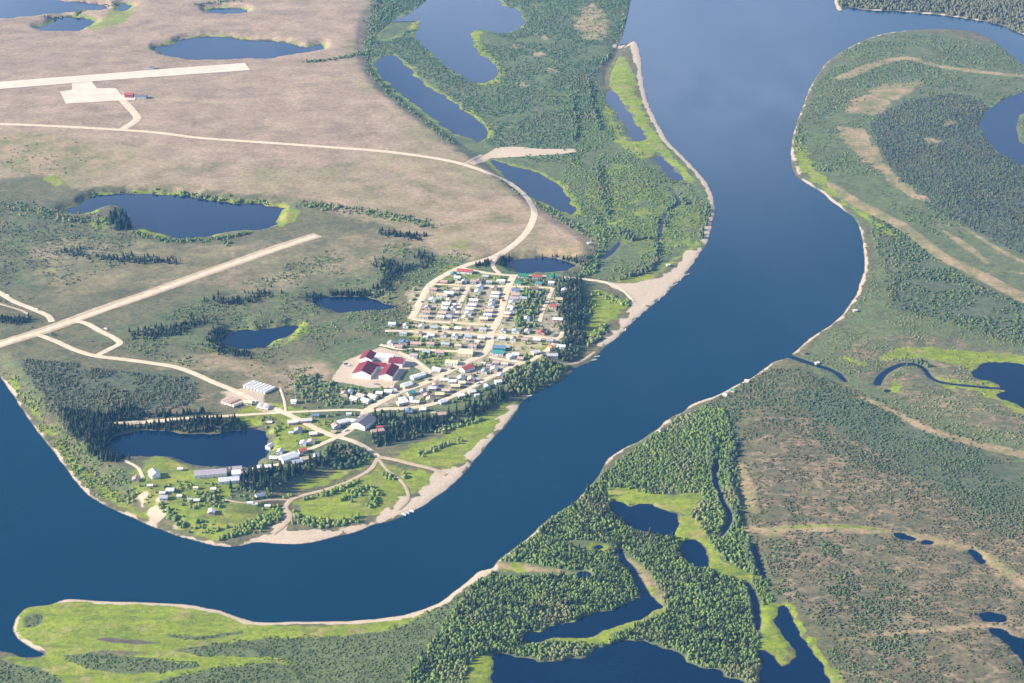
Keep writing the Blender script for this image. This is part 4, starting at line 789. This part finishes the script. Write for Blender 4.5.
x, y = scatter([(768,540),(840,545),(930,600),(900,690),(840,690),(812,620),(780,600)], 10, SED, (26, .35, .55, 8)); plant('heath_forest', x, y, 'willow', (.9, 2.0), (.55, .85), DRK + WIL[:1])
x, y = scatter([(800,140),(812,90),(850,48),(900,33),(1000,48),(1100,92),(1100,180),(1000,190),(960,240),(900,215),(850,180),(810,165)], 20, (), (60, .30, .55, 12)); plant('east_wood', x, y, 'willow', (.9, 2.2), (.6, .9), DRK + WIL[:2])
x, y = scatter([(872,122),(900,104),(950,94),(985,104),(983,116),(981,128),(987,140),(1008,158),(1100,175),(1100,300),(1024,256),(943,216),(900,182),(880,152)], 15); plant('east_wood', x, y, 'spruce', (1.6, 3.6), (.38, .55), [(.125,.165,.125), (.135,.17,.12), (.15,.165,.125)])
x, y = scatter([(870,215),(900,232),(960,275),(1024,306),(1100,340),(1100,360),(1010,342),(930,318),(890,300),(880,260)], 16, (), (40, .25, .5, 31)); plant('east_wood', x, y, 'willow', (1.4, 3.0), (.5, .75), DRK + WIL[:1])
x, y = scatter([(865,235),(885,300),(960,325),(1100,362),(1100,480),(1000,452),(900,410),(850,385),(800,362),(800,350),(862,300)], 16, (), (45, .35, .6, 33)); plant('east_wood', x, y, 'willow', (.7, 1.6), (.6, .9), [(.16,.19,.085), (.14,.17,.075)])
x, y = scatter([(838,-40),(838,8),(900,12),(1000,24),(1110,62),(1110,-40)], 26); plant('far_wood', x, y, 'willow', (4, 7), (.35, .5), [(.10,.11,.07), (.115,.115,.07)])
x, y = scatter([(378,60),(372,45),(378,15),(400,-40),(640,-40),(626,20),(600,70),(590,120),(580,160),(520,160),(490,145),(430,80)], 18, (), (50, .22, .42, 36)); plant('north_willows', x, y, 'willow', (1.0, 2.4), (.6, .9), [(.068,.112,.06), (.08,.125,.065), (.074,.118,.065)])
x, y = scatter([(575,75),(605,90),(640,150),(690,185),(708,220),(690,245),(640,265),(600,283),(580,270),(598,245),(575,215),(560,180),(578,140)], 10, (), (30, .34, .58, 37)); plant('north_willows', x, y, 'willow', (.8, 2.0), (.6, .95), WIL)
for p, n, w in (([(631,5),(626,22),(615,48),(604,65)], 260, 9), ([(375,0),(372,30),(368,50),(370,70),(395,98),(430,125),(455,145)], 520, 9), ([(398,5),(385,15),(376,28)], 300, 22), ([(305,62),(330,60),(370,52)], 180, 7), ([(498,177),(530,200),(560,218),(590,236)], 330, 9), ([(597,215),(603,235),(600,250),(592,265),(585,275)], 330, 12), ([(600,165),(603,185),(606,205)], 160, 7), ([(577,75),(570,100),(574,125)], 160, 8),
                ([(95,193),(140,191),(190,194),(235,200),(270,203)], 420, 7), ([(10,205),(40,212),(70,218),(110,222)], 260, 22), ([(130,232),(170,241),(215,239),(250,233)], 260, 7), ([(300,205),(340,208),(400,218),(430,225)], 300, 14), ([(225,240),(228,245)], 30, 6), ([(193,5),(210,3),(256,-2)], 120, 8), ([(40,17),(70,15),(100,8),(125,1)], 120, 6),
                ([(795,122),(798,135),(800,150)], 100, 9), ([(822,169),(826,170)], 40, 8), ([(615,280),(640,270),(660,262)], 70, 5), ([(705,225),(707,235),(700,243)], 60, 6), ([(575,278),(590,272),(600,262)], 90, 10)):
    x, y = scatter_line(p, w, n); plant('shore_willows', x, y, 'willow', (1.0, 3.8), (.42, .7), DRK + WIL)
# dark hedgerow sloughs on the point and along the right-hand creeks
for p, n in (([(596,165),(600,185),(604,200),(607,215)], 90), ([(572,95),(576,120),(574,140)], 80), ([(589,80),(592,105),(600,130)], 90), ([(690,205),(678,200),(668,212),(662,224),(658,240)], 120), ([(707,205),(708,225),(702,238)], 70), ([(618,228),(632,240),(650,238)], 70), ([(620,278),(645,272),(657,260),(657,243)], 90), ([(735,440),(728,470),(735,500),(738,525)], 220), ([(712,440),(713,475),(720,500)], 200), ([(745,545),(752,560),(758,580)], 100), ([(748,590),(755,620)], 80), ([(905,365),(918,362),(930,375)], 60)):
    x, y = scatter_line(p, 5, n); plant('shore_willows', x, y, 'willow', (3, 5.5), (.35, .55), DRK)
# --- left side scrub and spruce
x, y = scatter([(22,362),(60,362),(110,370),(185,378),(200,398),(160,412),(118,424),(105,445),(92,455),(60,424),(36,390)], 8, (), (30, .2, .45, 40)); plant('left_scrub', x, y, 'willow', (1.2, 2.8), (.35, .6), [(.09,.105,.06), (.105,.105,.07), (.08,.10,.06)])
x, y = scatter([(-60,200),(60,212),(150,240),(60,290),(-60,310)], 22, (), (45, .40, .6, 43)); plant('left_scrub', x, y, 'willow', (.8, 2.0), (.5, .8), DRK)
x, y = scatter([(0,320),(100,345),(200,300),(330,250),(430,245),(470,258),(425,285),(405,330),(330,345),(300,385),(330,402),(230,385),(150,358),(60,335)], 16, (), (40, .38, .62, 44)); plant('left_scrub', x, y, 'willow', (.9, 2.2), (.5, .75), DRK + WIL)
for p, n, w in (([(385,262),(395,275),(380,290),(375,300)], 180, 14), ([(420,255),(430,262),(400,270)], 90, 12), ([(380,232),(400,235),(420,238)], 90, 12), ([(222,330),(215,342),(225,352),(250,355)], 160, 10), ([(310,296),(340,293),(370,294)], 120, 5), ([(60,250),(100,258),(180,262)], 120, 12), ([(215,300),(240,302),(270,292)], 100, 18), ([(140,335),(180,330),(200,320)], 140, 18), ([(470,262),(480,266),(500,258)], 80, 8), ([(510,262),(560,257),(580,262)], 110, 5), ([(506,258),(502,266)], 60, 6), ([(0,318),(15,322),(30,318)], 90, 8)):
    x, y = scatter_line(p, w, n); plant('left_scrub', x, y, 'spruce', (3.5, 7.5), (.2, .3), SPR)
x, y = scatter([(105,418),(125,408),(150,415),(200,412),(255,425),(255,432),(200,432),(150,428),(125,432),(108,442)], 12); plant('left_scrub', x, y, 'spruce', (4, 9), (.18, .28), SPR)
x, y = scatter([(60,410),(90,415),(110,420),(125,445),(120,462),(95,458),(70,430)], 12); plant('left_scrub', x, y, 'spruce', (5, 10), (.17, .25), SPR)
x, y = scatter([(2,372),(30,388),(60,425),(95,458),(130,480),(125,500),(100,498),(70,470),(40,430)], 9, (), (18, .3, .5, 45)); plant('bank_scrub', x, y, 'willow', (1.0, 2.4), (.5, .8), WIL2 + WIL[:1])
x, y = scatter([(120,480),(200,480),(290,490),(285,515),(240,540),(180,532),(130,505)], 26, (), (22, .45, .62, 46)); plant('bank_scrub', x, y, 'willow', (1.5, 3.6), (.45, .7), WIL2 + WIL)
for p, n, w in (([(225,538),(245,530),(270,522),(285,515)], 150, 6), ([(240,527),(262,520),(280,510)], 70, 5), ([(290,512),(300,520),(330,524),(358,520)], 170, 8), ([(300,500),(330,492),(360,478)], 90, 7), ([(345,500),(365,488),(375,495),(372,508)], 120, 7), ([(385,472),(395,480),(405,476)], 60, 6), ([(420,455),(445,445),(460,440)], 110, 6), ([(440,432),(460,425),(480,420)], 80, 6), ([(160,505),(175,520),(185,527)], 70, 4), ([(205,495),(220,505)], 50, 7), ([(600,295),(615,300),(628,305)], 110, 8), ([(587,345),(595,338),(605,325)], 90, 7), ([(592,300),(588,315)], 50, 7)):
    x, y = scatter_line(p, w, n); plant('bank_scrub', x, y, 'willow', (2.2, 4.2), (.45, .65), WIL2 + WIL)
x, y = scatter([(410,285),(430,282),(470,280),(555,284),(560,345),(530,362),(480,395),(400,412),(340,412),(330,400),(400,350),(405,330)], 34); plant('village_trees', x, y, 'willow', (1.5, 4.4), (.4, .65), WIL + DRK)
x, y = scatter([(525,288),(552,290),(548,310),(538,335),(520,340),(515,310)], 16); plant('village_trees', x, y, 'willow', (3, 6), (.35, .55), WIL + DRK)
x, y = scatter([(300,375),(340,385),(360,392),(340,405),(300,402)], 18); plant('village_trees', x, y, 'willow', (2, 4), (.45, .65), DRK + WIL)
x, y = scatter([(330,443),(365,452),(372,458),(340,470),(325,462)], 12); plant('village_trees', x, y, 'willow', (3.5, 6.5), (.4, .55), DRK)
x, y = scatter([(262,405),(335,412),(360,418),(330,432),(300,450),(272,440)], 70); plant('village_trees', x, y, 'willow', (1.8, 3.8), (.45, .65), DRK + WIL)
x, y = scatter([(500,370),(545,355),(566,366),(560,378),(530,394),(512,392)], 14); plant('village_trees', x, y, 'willow', (3, 6), (.35, .5), DRK + WIL)
x, y = scatter([(0,136),(40,134),(90,146),(85,166),(50,176),(0,166)], 30, (), (30, .42, .58, 47)); plant('left_scrub', x, y, 'willow', (.8, 2.0), (.6, .9), DRK + WIL2)
# --- willows on the bottom-left spit
for p in SPITW:
    x, y = scatter(p, 6.5); plant('spit_willows', x, y, 'willow', (.5, 1.2), (.7, 1.1), [(.10,.135,.05), (.11,.145,.052), (.092,.125,.05)], .12, .2)
STL = {'near_forest': ('forest', 'dense green willow and alder woods filling the bottom centre'), 'near_spruce': ('spruce_wood', 'slim spruces standing up through the bottom centre willow woods'), 'heath_forest': ('scrub', 'low dark scrub on the reddish heath at the lower right'), 'east_wood': ('forest', 'dark woods and scrub inside the river bend on the right'),
       'far_wood': ('forest', 'far wood beyond the river in the upper right corner'), 'north_willows': ('willow_thicket', 'green willow thickets between the top lakes and the river'), 'shore_willows': ('willow_fringe', 'dark willow fringes along lakes, sloughs and tundra edges'), 'left_scrub': ('scrub', 'scattered spruce and scrub on the tundra left of the village'),
       'bank_scrub': ('scrub', 'light green bushes on the river banks round the village point'), 'village_trees': ('bushes', 'bushes and small trees growing between the village houses'), 'spit_willows': ('willow_thicket', 'low willow thickets on the bright green spit at the bottom left')}

# --- spruces that can be picked out singly (300), in five stands
def spruce_mesh(seed):
    r = random.Random(seed); V = []; fc = []; n = 9; T = 7
    for k in range(T):
        z0 = .10 + .86 * k / T; z1 = min(1.0, z0 + .24); rad = .17 * (1 - .92 * k / T) + .012; b = len(V)
        for q in range(n):
            a = 6.2832 * (q + r.uniform(-.25, .25)) / n; rr = rad * r.uniform(.65, 1.2); V.append((rr * math.cos(a), rr * math.sin(a), z0 - r.uniform(0, .05)))
        V.append((r.uniform(-.01, .01), r.uniform(-.01, .01), z1)); fc += [(b + q, b + (q + 1) % n, b + n) for q in range(n)]
    me = bpy.data.meshes.new('crown'); me.from_pydata(V, [], fc); me.materials.append(M['foliage'])
    t = [(.042,.068,.036), (.05,.075,.04), (.06,.085,.042), (.035,.058,.034)][seed % 4]
    a = me.attributes.new('tint', 'FLOAT_COLOR', 'POINT'); a.data.foreach_set('color', np.array([(*[c * r.uniform(.8, 1.2) for c in t], 1) for _ in V], np.float32).ravel()); return me
CROWN = [spruce_mesh(s) for s in range(8)]; TRUNK = tube_mesh('trunk', [(0,0,-.03),(0,0,.5),(0,0,.97)], [.016,.011,.003], 'bark', 6)
STANDS = [([(374,418),(400,417),(440,415),(478,402),(512,388),(540,372),(535,385),(512,398),(482,414),(450,428),(412,440),(380,448),(373,436)], 95, (9, 15), 'dark spruce in the belt between the lower street and the beach grass', 'spruces of the belt below the village'),
          ([(226,478),(240,474),(268,471),(300,466),(334,455),(336,461),(302,478),(270,490),(246,494),(229,490)], 62, (10, 16), 'dark spruce in the belt below the dark village lake', 'spruces of the belt below the dark lake'),
          ([(557,279),(580,281),(585,300),(583,335),(574,358),(556,362),(563,340),(558,312)], 95, (8, 14), 'dark spruce in the grove on the right edge of the village', 'spruces of the grove right of the village'),
          ([(111,220),(116,216),(127,216),(131,221),(129,229),(117,231)], 34, (10, 17), 'tall dark spruce in the clump on the tundra lake', 'spruces of the lake clump'),
          ([(108,440),(122,444),(126,455),(132,460),(112,464),(104,452)], 14, (9, 14), 'dark spruce at the left end of the dark village lake', 'spruces at the left end of the dark lake')]
for p, n, hr, lb, gr in STANDS:
    x, y = scatter(p, 6, (), None, True, .1) if n != 34 else (lambda q: q)(scatter(p, 1.5, (), None, True, -9))
    s = rng.permutation(len(x)); x, y = x[s], y[s]; keep = []
    for i in range(len(x)):
        if all((x[i] - x[j]) ** 2 + (y[i] - y[j]) ** 2 > 2.4 ** 2 for j in keep): keep.append(i)
        if len(keep) == n: break
    th = np.quantile(x[keep], [1/3, 2/3])
    for i in keep:
        h = rnd.uniform(*hr); e = bpy.data.objects.new('spruce_tree', None); col.objects.link(e); e.location = (x[i], y[i], max(float(height(x[i], y[i])), 0)); e.rotation_euler.z = rnd.uniform(0, 6.28); e.empty_display_size = 1
        c = child('crown', CROWN[rnd.randrange(8)], e); t = child('trunk', TRUNK, e); f = rnd.uniform(.85, 1.25) * (2.0 if n == 34 else 1)
        for o in (c, t): o.scale = (h * f, h * f, h)
        tag(e, lb + (', left third' if x[i] < th[0] else ', middle third' if x[i] < th[1] else ', right third'), 'spruce tree', gr); block(x[i], y[i], 1.0)
# thinner undergrowth filling the same belts
for p, per in ((STANDS[0][0], 16), (STANDS[2][0], 14), (STANDS[1][0], 16)):
    x, y = scatter(p, per); plant('village_trees', x, y, 'willow', (2, 4.5), (.4, .6), DRK)
ntri = 0
for key in STL:
    Vs, Fs, Cs, off = [], [], [], 0
    for (k2, kind), lst in BATCH.items():
        if k2 != key: continue
        for a in lst:
            if not len(a[0]): continue
            v, f, c = shrub_geo(kind, *a); Vs.append(v); Fs.append(f + off); Cs.append(c); off += len(v)
    if not Vs: continue
    o = build_mesh(STL[key][0], np.concatenate(Vs), np.concatenate(Fs), M['foliage']); set_attr(o, 'tint', np.concatenate(Cs)); ntri += len(o.data.polygons)
    tag(o, STL[key][1], 'trees', kind='stuff')
print('foliage triangles', ntri, 'ground quads', len(fq))

# ------------------------------------------------------------------ haze: one closed box of thin even air
XM = float(np.abs(GX).max()) + 200
hz = bpy.data.objects.new('haze', box_mesh('haze', -XM, XM, -3200.0, 30300.0, -2.6, CAM_H + 12, 'ground')); hz.data.materials.clear(); col.objects.link(hz)
hm = bpy.data.materials.new('haze_air'); hm.use_nodes = True; hm.node_tree.nodes.clear()
ho = hm.node_tree.nodes.new('ShaderNodeOutputMaterial'); pv = hm.node_tree.nodes.new('ShaderNodeVolumePrincipled')
pv.inputs['Color'].default_value = (.15, .46, 1.0, 1); pv.inputs['Density'].default_value = 0.40e-4; pv.inputs['Anisotropy'].default_value = .1
hm.node_tree.links.new(pv.outputs[0], ho.inputs['Volume']); hz.data.materials.append(hm)
tag(hz, 'thin pale blue haze over the whole landscape', 'haze', kind='stuff')
